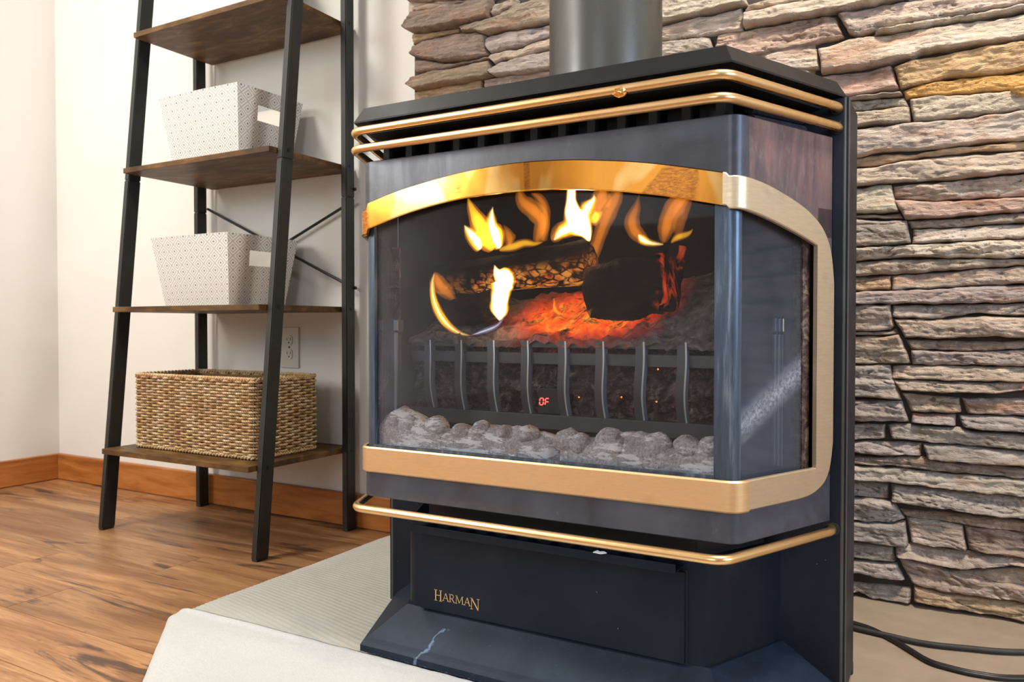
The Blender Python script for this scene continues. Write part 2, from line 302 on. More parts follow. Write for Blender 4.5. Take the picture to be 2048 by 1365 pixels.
# ------------------------------------------------------------------ object helpers
def mesh_obj(name, verts, faces, mat=None, parent=None, smooth=False, uvs=None):
    me = bpy.data.meshes.new(name); me.from_pydata([tuple(v) for v in verts], [], faces); me.update()
    if smooth: me.shade_smooth()
    o = bpy.data.objects.new(name, me); COL.objects.link(o)
    if mat: me.materials.append(mat)
    if parent: o.parent = parent
    return o
class MB:
    def __init__(s): s.bm = bmesh.new()
    def box(s, x0, x1, y0, y1, z0, z1, bev=0.0):
        vs = [s.bm.verts.new(p) for p in ((x0, y0, z0), (x1, y0, z0), (x1, y1, z0), (x0, y1, z0), (x0, y0, z1), (x1, y0, z1), (x1, y1, z1), (x0, y1, z1))]
        fs = [s.bm.faces.new([vs[i] for i in f]) for f in ((0, 3, 2, 1), (4, 5, 6, 7), (0, 1, 5, 4), (1, 2, 6, 5), (2, 3, 7, 6), (3, 0, 4, 7))]
        if bev:
            es = list({e for f in fs for e in f.edges}); bmesh.ops.bevel(s.bm, geom=es, offset=bev, segments=2, affect='EDGES', profile=0.5)
        return s
    def prism(s, poly, z0, z1, bev=0.0, top=None):
        top = top or poly
        b = [s.bm.verts.new((x, y, z0)) for x, y in poly]; t = [s.bm.verts.new((x, y, z1)) for x, y in top]; n = len(poly)
        fs = [s.bm.faces.new(b[::-1]), s.bm.faces.new(t)] + [s.bm.faces.new((b[i], b[(i + 1) % n], t[(i + 1) % n], t[i])) for i in range(n)]
        if bev:
            es = list({e for f in fs for e in f.edges}); bmesh.ops.bevel(s.bm, geom=es, offset=bev, segments=2, affect='EDGES', profile=0.5)
        return s
    def tube(s, pts, r, n=10, cap=True, closed=False):
        pts = [Vector(p) for p in pts]; rings = []; N = len(pts); up = Vector((0, 0, 1))
        for i, p in enumerate(pts):
            a = pts[(i - 1) % N] if (i > 0 or closed) else p; b = pts[(i + 1) % N] if (i < N - 1 or closed) else p
            t = (b - a).normalized(); ref = up if abs(t.dot(up)) < 0.95 else Vector((0, 1, 0))
            u = t.cross(ref).normalized(); v = u.cross(t); rr = r[i] if isinstance(r, (list, tuple)) else r
            rings.append([s.bm.verts.new(p + (u * math.cos(k * 2 * math.pi / n) + v * math.sin(k * 2 * math.pi / n)) * rr) for k in range(n)])
        M = N if closed else N - 1
        for i in range(M):
            A, B = rings[i], rings[(i + 1) % N]
            for k in range(n): s.bm.faces.new((A[k], A[(k + 1) % n], B[(k + 1) % n], B[k]))
        if cap and not closed: s.bm.faces.new(rings[0][::-1]); s.bm.faces.new(rings[-1])
        return s
    def build(s, name, mat, parent=None, smooth=False, loc=None):
        bmesh.ops.recalc_face_normals(s.bm, faces=s.bm.faces)
        me = bpy.data.meshes.new(name); s.bm.to_mesh(me); s.bm.free()
        o = bpy.data.objects.new(name, me); COL.objects.link(o); me.materials.append(mat)
        if smooth:
            me.shade_smooth()
            try: me.set_sharp_from_angle(angle=R(40))
            except Exception: pass
        if parent: o.parent = parent
        if loc: o.location = loc
        return o
def tag(o, label=None, cat=None, group=None, kind=None):
    if label: o['label'] = label
    if cat: o['category'] = cat
    if group: o['group'] = group
    if kind: o['kind'] = kind
    return o
def empty(name, loc, label, cat, group=None):
    o = bpy.data.objects.new(name, None); COL.objects.link(o); o.location = loc; o.empty_display_size = 0.05
    return tag(o, label, cat, group)
def attach(o, root):            # geometry was made in world coordinates: keep it where it is
    o.parent = root; o.matrix_parent_inverse = Matrix.Translation(-Vector(root.location)); return o
def sub(o, part): o.parent = part; return o          # sub-part: its part already sits in world coordinates
def fbm(x, y, z, o=4): return noise.fractal(Vector((x, y, z)), 0.8, 2.1, o)

# ------------------------------------------------------------------ the room
XL, XR, YB, YF, ZC = -2.872, 2.6, 1.692, -3.2, 2.44
def struct(o, label=None): tag(o, label, None, None, 'structure'); return o
floor = struct(MB().box(XL - 0.1, XR + 0.1, YF - 0.1, YB + 0.1, -0.06, -0.006).build('floor', M_MORTAR))
rows = []; y = 1.695
pl_mb = {}
rng = random.Random(3)
joints = {3: -1.58, 4: -1.92, 5: -1.64, 2: -1.15, 1: -2.1, 6: -2.25, 7: -1.5}
r_i = 0; y = 1.695
while y > YF:
    y0 = max(y - 0.14, YF); x = joints.get(r_i, XL + rng.uniform(0.3, 1.3)); xs = [XL]
    while x < XR: xs.append(x); x += rng.uniform(1.1, 1.5)
    xs.append(XR)
    for a, b in zip(xs[:-1], xs[1:]):
        g = 0.0006
        p = MB().box(a + g, b - g, y0 + g, y - g, -0.008, 0.0, 0.0006).build('plank', M_FLOOR); p.parent = floor
        jz = rng.uniform(-0.0002, 0.0); p.location.z = jz
    y -= 0.14; r_i += 1
struct(MB().box(XL - 0.1, XR + 0.1, YF - 0.1, YB + 0.1, ZC, ZC + 0.1).build('ceiling', M_CEIL))
struct(MB().box(XL - 0.1, XR + 0.1, YB, YB + 0.1, 0, ZC).build('wall_back', M_WALL))
# right wall with a window opening, front wall (behind the camera) with a window opening
def holed_wall(name, axis, c0, c1, u0, u1, hu0, hu1, hz0, hz1):
    m = MB()
    def bx(a, b, z0, z1):
        if axis == 'x': m.box(c0, c1, a, b, z0, z1)
        else: m.box(a, b, c0, c1, z0, z1)
    bx(u0, hu0, 0, ZC); bx(hu1, u1, 0, ZC); bx(hu0, hu1, 0, hz0); bx(hu0, hu1, hz1, ZC)
    return struct(m.build(name, M_WALL))
holed_wall('wall_right', 'x', XR, XR + 0.1, YF, YB, -0.5, 0.8, 0.7, 1.9)
holed_wall('wall_left', 'x', XL - 0.1, XL, YF, YB, -1.95, -0.95, 1.2, 2.25)
m = MB()
for (a, b, z0, z1) in ((XL, -2.32, 0, ZC), (-1.34, -0.55, 0, ZC), (0.85, XR, 0, ZC), (-2.32, -1.34, 0, 1.24), (-2.32, -1.34, 2.12, ZC), (-0.55, 0.85, 0, 0.9), (-0.55, 0.85, 2.1, ZC)): m.box(a, b, YF - 0.1, YF, z0, z1)
struct(m.build('wall_front', M_WALL))
def window(name, axis, c, a, b, z0, z1):
    m = MB(); t = 0.05
    def bx(m, p, q, r0, r1, d=0.03):
        if axis == 'x': m.box(c - d, c + d, p, q, r0, r1, 0.004)
        else: m.box(p, q, c - d, c + d, r0, r1, 0.004)
    bx(m, a, a + t, z0, z1); bx(m, b - t, b, z0, z1); bx(m, a, b, z0, z0 + t); bx(m, a, b, z1 - t, z1); bx(m, (a + b) / 2 - 0.02, (a + b) / 2 + 0.02, z0, z1)
    f = struct(m.build(name, M_FRAMEW))
    p = MB(); bx(p, a, b, z0, z1, 0.003); p.build('window_pane', M_WINGLASS, f)
window('window_1', 'x', XL - 0.05, -1.95, -0.95, 1.2, 2.25)
window('window_2', 'x', XR + 0.05, -0.5, 0.8, 0.7, 1.9)
window('window_3', 'y', YF - 0.05, -0.55, 0.85, 0.9, 2.1)
window('window_added', 'y', YF - 0.05, -2.32, -1.34, 1.24, 2.12)  # unseen window added so the brass arch has something bright to reflect
def baseboard(name, pts):
    m = MB(); (x0, x1, y0, y1) = pts; m.box(x0, x1, y0, y1, 0.001, 0.093, 0.003); return struct(m.build(name, M_BASE))
baseboard('baseboard_left', (XL, XL + 0.018, YF, YB))
baseboard('baseboard_back', (XL + 0.018, -1.245, YB - 0.018, YB))
baseboard('trim_1', (1.125, XR - 0.018, YB - 0.018, YB))
baseboard('baseboard_right', (XR - 0.018, XR, YF, YB))
baseboard('baseboard_front', (XL + 0.018, XR - 0.018, YF, YF + 0.018))
for (x, y, lab) in ((0.3, 0.85, 'round ceiling lamp above the stone wall side'), (-2.0, 0.1, 'round ceiling lamp in the middle of the room')):
    e = empty('ceiling_lamp', (x, y, ZC), lab, 'lamp')
    ring = [(0.16 * math.cos(k * math.pi / 12), 0.16 * math.sin(k * math.pi / 12)) for k in range(24)]
    MB().prism(ring, -0.03, 0).build('lamp_base', M_FRAMEW, e); MB().prism([(a * 0.9, b * 0.9) for a, b in ring], -0.045, -0.03).build('lamp_shade', M_LAMP, e)

# ------------------------------------------------------------------ stone veneer
YS = 1.648
CROPS = {'A': (800, 0, 6.5), 'B': (1310, 0, 5.12), 'C': (1648, 0, 5.12), 'D': (1648, 240, 5.12), 'E': (1648, 480, 5.12), 'F': (1648, 720, 5.12), 'G': (1648, 960, 5.12)}
TAN, CRM, GRY, BRN, PNK, YEL, OCH = (.54, .43, .335), (.66, .555, .445), (.47, .395, .345), (.43, .315, .24), (.59, .42, .325), (.70, .40, .14), (.56, .39, .235)
# crop, top edge, bottom edge, depth (cm), colour; read off the photo and dropped on the wall plane
ST = [
('A', [(80,-90),(900,-140)], [(90,10),(350,15),(700,-15),(950,-50)], 4.5, BRN),
('A', [(115,32),(400,15),(760,-10)], [(120,125),(330,108),(560,55),(800,0)], 2.6, TAN),
('A', [(115,140),(350,112),(600,62),(850,8),(1170,-35)], [(55,370),(140,420),(400,388),(700,332),(950,290),(1170,225)], 5.0, BRN),
('A', [(1180,50),(1330,20),(1500,-30)], [(1185,215),(1290,182),(1470,90)], 4.2, TAN),
('A', [(760,350),(1050,280),(1290,190),(1480,70),(1700,0),(1930,-60),(2500,-170)], [(780,395),(940,388),(1080,425),(1400,365),(1930,275),(2500,160)], 4.5, TAN),
('A', [(140,435),(450,390),(740,345)], [(150,570),(300,515),(735,395)], 1.5, OCH),
('A', [(120,575),(350,485),(750,400),(940,392),(1060,432)], [(120,712),(300,750),(530,795),(850,762),(1130,700)], 3.6, BRN),
('A', [(165,765),(350,768),(560,810),(850,775),(1130,722)], [(155,915),(330,905),(620,862),(850,800),(1130,748)], 2.6, BRN),
('A', [(110,985),(330,915),(620,872),(850,812),(1130,762)], [(95,1110),(180,1165),(500,1112),(850,1052),(1215,990)], 4.4, BRN),
('A', [(165,1185),(500,1122),(1050,1022)], [(170,1330),(500,1290),(1055,1200)], 1.6, OCH),
('A', [(1075,1032),(1300,992),(1600,940),(1930,905),(2500,800)], [(1075,1200),(1930,1100),(2500,1010)], 2.2, TAN),
('A', [(1095,440),(1400,375),(1850,310),(2500,200)], [(1050,540),(1150,670),(1400,622),(1600,570),(1930,450),(2500,320)], 3.2, GRY),
('A', [(1150,690),(1350,645),(1600,582),(1700,525),(1930,460),(2500,340)], [(1130,740),(1210,822),(1310,772),(1600,722),(1930,622),(2500,500)], 3.4, TAN),
('A', [(1170,890),(1310,790),(1500,752),(1750,685),(1930,635),(2500,520)], [(1160,925),(1215,990),(1500,962),(1930,892),(2500,790)], 4.4, GRY),
('B', [(-700,20),(50,-60),(900,-90)], [(-700,330),(50,245),(400,160),(640,105),(940,25)], 4.6, CRM),
('B', [(-700,340),(50,255),(400,170),(880,62)], [(-700,500),(50,405),(300,362),(560,345),(700,318),(885,290)], 2.6, CRM),
('B', [(-700,510),(50,415),(300,375),(545,358)], [(-700,720),(50,600),(595,560)], 3.2, GRY),
('B', [(945,20),(1200,-40),(1500,-70)], [(900,110),(1130,62),(1500,-10)], 3.2, TAN),
('B', [(900,122),(1130,72),(1500,0),(2048,-80),(2600,-180)], [(900,268),(1010,252),(1450,170),(1850,118),(2370,0),(2600,-60)], 4.8, CRM),
('B', [(615,330),(900,285),(1200,238),(1500,170),(1840,135)], [(600,470),(780,600),(1100,548),(1400,482),(1930,365)], 3.0, PNK),
('B', [(1110,565),(1250,505),(1400,488),(1645,480)], [(1150,720),(1400,715),(1550,705),(1690,690)], 3.6, CRM),
('C', [(130,122),(640,12),(1200,-60),(2048,-130)], [(245,322),(350,352),(570,290),(1100,190),(1500,120),(2048,15)], 3.4, TAN),
('C', [(575,292),(1100,195),(1500,127),(2048,25)], [(500,350),(870,297),(1300,217),(1700,150),(2048,92)], 4.2, CRM),
('C', [(-70,485),(60,455),(250,382),(870,302),(1430,208),(1660,188),(2048,132)], [(-30,740),(350,690),(660,640),(880,592),(1000,540),(1400,480),(2048,400)], 4.4, CRM),
('C', [(-80,765),(350,712),(680,650)], [(-80,1010),(270,978),(520,935),(765,895)], 3.0, PNK),
('C', [(-80,1015),(530,940),(780,908)], [(-80,1040),(530,988),(805,958)], 3.8, TAN),
('C', [(-80,1045),(520,994),(815,970)], [(-80,1145),(520,1095),(865,1062)], 2.8, CRM),
('C', [(-80,1200),(420,1112),(880,1070)], [(-80,1325),(570,1268),(882,1232)], 3.6, TAN),
('C', [(705,690),(900,602),(1250,545),(1650,472),(2048,408)], [(775,895),(900,868),(1300,782),(1800,742),(2048,692)], 3.6, (.66,.44,.25)),
('C', [(800,915),(1000,845),(1400,780),(1800,752),(2048,702)], [(835,1000),(930,978),(1280,958),(1850,910),(2048,890)], 2.8, YEL),
('C', [(870,1000),(1100,965),(1500,948),(1870,922),(2048,900)], [(915,1242),(1200,1210),(1650,1160),(2048,1108)], 3.2, CRM),
('D', [(-80,110),(290,85),(600,55),(900,22),(1300,-12),(2048,-108)], [(-80,405),(285,372),(620,312),(1200,285),(1600,222),(2048,195)], 3.6, CRM),
('D', [(-80,420),(285,392),(620,350),(960,345),(1200,282),(1700,252),(2048,202)], [(-80,490),(285,480),(530,460),(780,410),(1100,370),(1500,320),(2048,312)], 2.2, OCH),
('D', [(-80,500),(285,488),(540,466),(780,418),(1250,362),(2048,322)], [(-80,690),(285,670),(690,642),(1300,592),(2048,522)], 3.8, TAN),
('D', [(-80,705),(285,690),(500,665),(690,657)], [(-80,950),(285,945),(640,948),(762,936)], 3.4, CRM),
('D', [(-80,960),(700,962),(780,950)], [(-80,985),(500,1002),(820,1012)], 2.4, TAN),
('D', [(-80,992),(280,998),(500,1022),(842,1025)], [(-80,1310),(280,1300),(600,1282),(885,1262)], 4.0, GRY),
('D', [(698,665),(1100,642),(1500,597),(2048,540)], [(700,790),(1100,822),(1500,795),(2048,770)], 2.6, TAN),
('D', [(705,805),(1100,832),(1750,800),(2048,780)], [(825,1012),(1200,995),(1600,962),(2048,932)], 3.8, PNK),
('D', [(842,1025),(1300,1000),(1700,970),(2048,942)], [(893,1100),(1200,1092),(1600,1070),(2048,1040)], 2.6, TAN),
('D', [(902,1110),(1300,1098),(2048,1050)], [(902,1258),(1500,1240),(2048,1202)], 3.2, CRM),
('E', [(-80,95),(275,76),(900,46),(1500,15),(2048,-18)], [(-80,225),(275,212),(480,198),(900,168),(1250,180),(1600,186),(2048,182)], 4.4, CRM),
('E', [(-80,235),(275,226),(700,202),(1200,187),(2048,202)], [(-80,372),(275,362),(680,352),(1100,322),(1800,272),(2048,250)], 3.2, TAN),
('E', [(-80,400),(270,390),(680,370)], [(-80,525),(270,520),(682,515)], 2.2, OCH),
('E', [(690,370),(1100,337),(1800,282),(2048,262)], [(690,512),(1100,492),(1500,467),(2048,447)], 2.8, TAN),
('E', [(-80,535),(270,530),(690,517),(1100,502),(1500,472),(2048,452)], [(-80,660),(265,655),(800,655),(1300,655),(2048,630)], 3.9, GRY),
('E', [(-80,668),(265,665),(676,665)], [(-80,940),(260,935),(670,925),(718,880)], 3.2, TAN),
('E', [(-80,948),(260,945),(650,940),(735,900)], [(-80,985),(260,980),(650,975),(760,960)], 2.2, TAN),
('E', [(-80,1000),(600,988),(770,965)], [(-80,1270),(260,1270),(882,1268)], 3.4, TAN),
('E', [(697,670),(1200,670),(2048,645)], [(692,790),(1100,812),(1600,752),(2048,790)], 3.0, CRM),
('E', [(705,805),(1100,820),(1600,780),(2048,800)], [(830,1000),(1200,1012),(1700,992),(2048,1010)], 3.8, TAN),
('E', [(842,1022),(1400,1040),(2048,1035)], [(890,1120),(1400,1142),(2048,1110)], 2.4, BRN),
('E', [(895,1130),(1500,1147),(2048,1120)], [(895,1285),(1500,1287),(2048,1295)], 3.2, GRY),
('F', [(-80,65),(250,60),(672,56)], [(-80,380),(250,382),(500,392),(792,418)], 3.4, GRY),
('F', [(-80,408),(250,410),(800,427)], [(-80,632),(250,632),(640,640),(868,642)], 3.8, GRY),
('F', [(685,60),(1200,66),(2048,76)], [(685,202),(1200,215),(2048,232)], 2.8, TAN),
('F', [(690,208),(1200,222),(2048,240)], [(780,322),(1200,347),(1700,350),(2048,302)], 4.2, TAN),
('F', [(795,345),(1100,372),(1392,402)], [(892,537),(1150,547),(1412,552)], 2.6, TAN),
('F', [(1402,402),(1700,402),(2048,390)], [(1470,560),(2048,577)], 2.9, GRY),
('F', [(897,562),(1352,562)], [(892,655),(1352,690)], 3.0, GRY),
('F', [(1372,570),(2048,592)], [(1422,697),(1700,732),(2048,747)], 3.9, GRY),
('F', [(-80,660),(245,662),(622,672)], [(-80,832),(245,830),(622,812)], 2.8, GRY),
('F', [(640,672),(820,662),(1400,702),(1500,742),(2048,775)], [(690,815),(1200,862),(2048,940)], 3.3, GRY),
('F', [(-80,845),(245,847),(560,842),(1000,862)], [(-80,940),(245,952),(560,987),(990,990)], 3.6, GRY),
('F', [(1002,868),(1250,872),(2048,952)], [(1060,1022),(1500,1072),(2048,1100)], 3.9, GRY),
('F', [(-80,985),(245,992),(560,1007),(1000,1002),(1200,1052),(2048,1118)], [(-80,1075),(245,1082),(700,1102),(1200,1162),(2048,1228)], 2.9, BRN),
('F', [(-80,1088),(240,1095),(700,1112),(1200,1172),(2048,1240)], [(-80,1220),(240,1232),(660,1267),(1200,1322),(1600,1370),(2048,1405)], 3.9, GRY),
('G', [(-80,0),(240,12),(655,46)], [(-80,160),(235,172),(660,212)], 2.6, GRY),
('G', [(682,57),(1200,102),(1600,152),(2048,187)], [(682,222),(870,262),(1200,292),(1500,342),(2048,412)], 4.0, GRY),
('G', [(-80,172),(235,182),(560,207),(715,250)], [(-80,415),(235,422),(700,460),(828,420)], 3.5, GRY),
('G', [(-80,424),(235,432),(700,467),(838,440)], [(-80,600),(235,612),(560,672),(862,697)], 3.9, GRY),
('G', [(765,312),(1200,335),(2048,442)], [(822,382),(1200,432),(2048,552)], 2.3, BRN),
('G', [(832,396),(1200,442),(1422,472)], [(886,660),(1472,737)], 3.2, TAN),
('G', [(1432,477),(2048,562)], [(1482,740),(2048,822)], 3.4, BRN),
('G', [(-80,620),(235,642),(700,692)], [(-80,800),(235,812),(732,866)], 2.8, GRY),
('G', [(-80,815),(230,827),(737,882)], [(-80,950),(230,962),(560,1012),(822,1042)], 4.0, GRY),
('G', [(722,705),(890,672),(1300,742),(2048,832)], [(742,795),(1100,880),(1400,930),(1600,912),(2048,868)], 3.6, TAN),
('G', [(1200,940),(1600,935),(2048,885)], [(1200,965),(1700,1055),(2048,1105)], 1.6, BRN),
('G', [(748,805),(1130,900),(1400,992),(2048,1118)], [(900,1082),(1200,1162),(1800,1242),(2048,1290)], 3.2, BRN),
('G', [(-80,1050),(225,1072),(560,1102),(890,1132)], [(-80,1160),(225,1180),(350,1182),(480,1240),(882,1295)], 2.6, GRY),
('G', [(917,1102),(1200,1172),(2048,1302)], [(917,1252),(1100,1300),(2048,1490)], 3.0, OCH),
]
wall_stone = tag(empty('stone_veneer', (-0.3, YB, 0.03), 'stacked ledge stone veneer covering the wall behind the stove', 'stone wall'), kind='structure')
bk = MB().box(-1.235, 1.01, 1.672, YB + 0.002, 0.031, ZC - 0.001).build('backing', M_MORTAR); attach(bk, wall_stone)
def resample(pts, n):
    p = np.array(pts, float); d = np.r_[0, np.cumsum(np.hypot(*np.diff(p, axis=0).T))]; t = np.linspace(0, d[-1], n)
    return np.c_[np.interp(t, d, p[:, 0]), np.interp(t, d, p[:, 1])]
def stone(top, bot, depth, col, seed, res=0.0026):
    """top and bottom edges in wall coordinates (x, z)"""
    W = max(np.ptp(np.array(top)[:, 0]), np.ptp(np.array(bot)[:, 0])); Hh = abs(np.mean(np.array(top)[:, 1]) - np.mean(np.array(bot)[:, 1]))
    nu = max(6, min(190, int(W / res))); nv = max(5, min(52, int(Hh / (res * 0.7))))
    T = resample(top, nu); B = resample(bot, nu); rr = random.Random(seed); q = rr.uniform(0, 50); tilt = rr.uniform(-0.15, 0.55); gap = 0.0
    vs = []; us = np.linspace(0, 1, nu); vv = np.linspace(0, 1, nv)
    slope = rr.uniform(-0.12, 0.12); rf = rr.choice((0.3, 0.45, 0.6, 0.8, 1.0)); qs = rr.uniform(38, 62)
    for j, v in enumerate(vv):
        for i, u in enumerate(us):
            x = T[i, 0] * (1 - v) + B[i, 0] * v; z = T[i, 1] * (1 - v) + B[i, 1] * v
            eu = min(u, 1 - u) * W; et = v * Hh; eb = (1 - v) * Hh
            e = min(eu / 0.0045, et / 0.005, eb / 0.0025, 1.0); ramp = math.sqrt(max(e, 0)) * 0.52 + 0.48
            L1 = noise.noise(Vector((x * 7 + q, z * qs + x * slope * 60, q))); L2 = noise.noise(Vector((x * 16 + q, z * 150, q + 3)))
            step = math.floor((L1 + 0.5) * 4) / 4 - 0.5 + 0.0; L = 0.55 * L1 + 0.45 * step
            chunk = noise.noise(Vector((x * 22 + q, z * 22, q + 9))); fine = noise.fractal(Vector((x * 70, z * 110, q)), 0.7, 2.1, 3)
            c1 = abs(noise.noise(Vector((x * 9 + q, z * 62 + x * slope * 90, q + 13)))); c2 = abs(noise.noise(Vector((x * 30 + q, z * 95, q + 17))))
            crack = -0.0075 * max(0, 1 - c1 / 0.07) - 0.0035 * max(0, 1 - c2 / 0.10)
            d = depth * (0.80 + tilt * (v - 0.5)) + (0.0115 * L + 0.004 * L2 + crack) * rf + 0.0085 * chunk + 0.0024 * fine
            d = max(d, 0.006) * ramp
            jx = 0.002 * noise.noise(Vector((x * 40, z * 40, q + 20))); jz = 0.0025 * noise.noise(Vector((x * 45, z * 45, q + 40)))
            cx = gap * (1 if u == 0 else -1 if u == 1 else 0); cz = gap * (-1 if v == 0 else 1 if v == 1 else 0)
            vs.append((x + jx + cx, 1.675 - d, z + jz + cz))
    fs = [(j * nu + i, (j + 1) * nu + i, (j + 1) * nu + i + 1, j * nu + i + 1) for j in range(nv - 1) for i in range(nu - 1)]
    ring = [i for i in range(nu)] + [j * nu + nu - 1 for j in range(1, nv)] + [(nv - 1) * nu + i for i in range(nu - 2, -1, -1)] + [j * nu for j in range(nv - 2, 0, -1)]
    b0 = len(vs)
    for r_ in ring: x, y, z = vs[r_]; vs.append((x, 1.676, z))
    n = len(ring)
    for k in range(n): fs.append((ring[k], ring[(k + 1) % n], b0 + (k + 1) % n, b0 + k))
    o = mesh_obj('stone', vs, fs, M_STONE, None, True); attach(o, wall_stone)
    k = rr.uniform(0.86, 1.12); o.color = (min(1, col[0] * k), min(1, col[1] * k * rr.uniform(.97, 1.03)), min(1, col[2] * k * rr.uniform(.94, 1.06)), 1)
    return o
for si, (cr, tp, bt, dep, col) in enumerate(ST):
    ox, oy, sc = CROPS[cr]; yy = YS + (0.01 if dep < 2.5 else 0)
    def cv(pts, flip=False):
        out = []
        for px, py in pts: p = onY(ox + px / sc, oy + py / sc, yy); out.append((p[0], p[2]))
        return out
    T, Bq = cv(tp), cv(bt)
    if cr not in 'AB':       # stones run on past the right edge of the picture
        for Q, raw in ((T, tp), (Bq, bt)):
            if raw[-1][0] == 2048: (xa, za), (xb, zb) = Q[-2], Q[-1]; xe = 0.155; Q[-1] = (xe, zb + (zb - za) / max(1e-4, xb - xa) * (xe - xb) * 0.3)
    T = [(x, max(z, 0.033)) for x, z in T]; Bq = [(x, max(z, 0.031)) for x, z in Bq]
    stone(T, Bq, dep * 0.01, col, si)
# yellow knob of stone at the right edge
k0 = onY(2035, 180, YS)
stone([(k0[0] - 0.012, k0[2] + 0.004), (k0[0] + 0.03, k0[2] + 0.012)], [(k0[0] - 0.010, k0[2] - 0.004), (k0[0] + 0.005, k0[2] - 0.014), (k0[0] + 0.035, k0[2] - 0.012)], 0.05, YEL, 901)
# coarser courses where the photograph shows little or nothing (behind the stove, right of the frame, above the frame)
rg = random.Random(11)
def courses(x0, x1, z0, z1, hmin=0.06, hmax=0.095, lmin=0.30, lmax=0.55):
    z = z0
    while z < z1 - 0.02:
        h = min(rg.uniform(hmin, hmax), z1 - z); x = x0
        while x < x1 - 0.03:
            l = min(rg.uniform(lmin, lmax), x1 - x)
            if x1 - x - l < 0.06: l = x1 - x
            j = rg.uniform(-0.003, 0.003)
            stone([(x, z + h + j), (x + l * .5, z + h - j), (x + l, z + h + j)], [(x, z), (x + l, z)], rg.uniform(0.022, 0.045), rg.choice((TAN, CRM, GRY, PNK, TAN, BRN)), rg.randint(1000, 9999), 0.011)
            x += l
        z += h
courses(-1.25, -0.245, 0.031, 1.13); courses(-0.245, 0.156, 1.215, 1.42); courses(-0.76, -0.245, 1.285, 1.42); courses(-1.25, -0.76, 1.362, 1.42); courses(0.158, 1.02, 0.031, 1.42, 0.05, 0.085, 0.22, 0.45); courses(-1.25, 1.02, 1.42, ZC - 0.02)

# ------------------------------------------------------------------ hearth, fabric
HZ = 0.03
hp = [(-1.235, 1.688), (-1.235, 0.935), (-0.865, 0.56), (0.75, 0.56), (1.12, 0.935), (1.12, 1.688)]
hearth = tag(MB().prism(hp, 0.0005, HZ - 0.001, 0.003).build('hearth_slab', M_HEARTH), 'low tan stone hearth under the stove and the fabric', 'hearth')
def grid_sheet(name, nx, ny, fn, mat, thick=0.004):
    vs = []; 
    for j in range(ny + 1):
        for i in range(nx + 1): vs.append(fn(i / nx, j / ny))
    fs = [(j * (nx + 1) + i, j * (nx + 1) + i + 1, (j + 1) * (nx + 1) + i + 1, (j + 1) * (nx + 1) + i) for j in range(ny) for i in range(nx)]
    n0 = len(vs); ring = [i for i in range(nx + 1)] + [j * (nx + 1) + nx for j in range(1, ny + 1)] + [ny * (nx + 1) + i for i in range(nx - 1, -1, -1)] + [j * (nx + 1) for j in range(ny - 1, 0, -1)]
    for r_ in ring: x, y, z = vs[r_]; vs.append((x, y, max(z - thick, 0.001)))
    n = len(ring)
    for k in range(n): fs.append((ring[(k + 1) % n], ring[k], n0 + k, n0 + (k + 1) % n))
    return mesh_obj(name, vs, fs, mat, None, True)
def ribbed(u, v):
    y = 0.952 + v * (1.672 - 0.952); x = -1.243 + u * 0.543 + (0.004 * noise.noise(Vector((y * 9, 0, 3))) if u == 0 else 0)
    ph = y + (x + 1.24) * (0.04 + 0.55 * max(0, 1.45 - y)) * 0.75
    rib = abs(math.sin(ph * math.pi / 0.0098)); h = 0.0016 * rib ** 0.7 + 0.0015 * fbm(x * 9, y * 9, 1)
    puff = 0.006 * (1 - math.exp(-(x + 1.243) / 0.03)) * (1 - math.exp(-(y - 0.952) / 0.02))
    e = min(1, (x + 1.243) / 0.012)
    return (x, y, HZ + 0.001 + puff + h - 0.014 * (1 - e) ** 2)
mat_o = grid_sheet('ribbed_mat', 60, 520, ribbed, M_MAT, 0.012)
tag(mat_o, 'ribbed beige fabric mat spread over the hearth left of the stove', 'mat')
def smooth_cloth(u, v):
    # strip in front of the seam, following the chamfered corner of the hearth
    y = 0.958 - v * 0.40; xl = -1.248 if y > 0.925 else -1.248 + (0.925 - y) * 1.02
    xl += 0.0035 * noise.noise(Vector((y * 25, 7, 0))); x = xl + u * (0.60 - xl)
    dl = x - xl; e = 1 - math.exp(-dl / 0.010)
    seam = 0.004 * math.exp(-((y - 0.947) / 0.006) ** 2)
    z = HZ + 0.0125 + 0.0022 * fbm(x * 6, y * 6, 5) + 0.0006 * fbm(x * 60, y * 60, 2) + seam
    return (x, y, z * e + 0.010 * (1 - e))
cl = grid_sheet('hearth_cloth', 420, 130, smooth_cloth, M_CLOTH, 0.0)
tag(cl, 'smooth cream cloth covering the front of the hearth', 'cloth')

# ------------------------------------------------------------------ ladder shelf
LEAN = 0.0916
sh = empty('ladder_shelf', (-1.74, 1.5, 0), 'tall black metal ladder shelf with rustic brown boards against the wall', 'shelf')
def legbar(x0, x1, ya, yb, z0, z1, lean):
    m = MB(); f = lambda z: lean * z
    vs = [(x0, ya + f(z0), z0), (x1, ya + f(z0), z0), (x1, yb + f(z0), z0), (x0, yb + f(z0), z0), (x0, ya + f(z1), z1), (x1, ya + f(z1), z1), (x1, yb + f(z1), z1), (x0, yb + f(z1), z1)]
    b = [m.bm.verts.new(v) for v in vs]
    fs = [m.bm.faces.new([b[i] for i in q]) for q in ((0, 3, 2, 1), (4, 5, 6, 7), (0, 1, 5, 4), (1, 2, 6, 5), (2, 3, 7, 6), (3, 0, 4, 7))]
    bmesh.ops.bevel(m.bm, geom=list({e for q in fs for e in q.edges}), offset=0.0022, segments=2, affect='EDGES')
    return m
SZ = [0.226, 0.6135, 1.001, 1.388, 1.775]
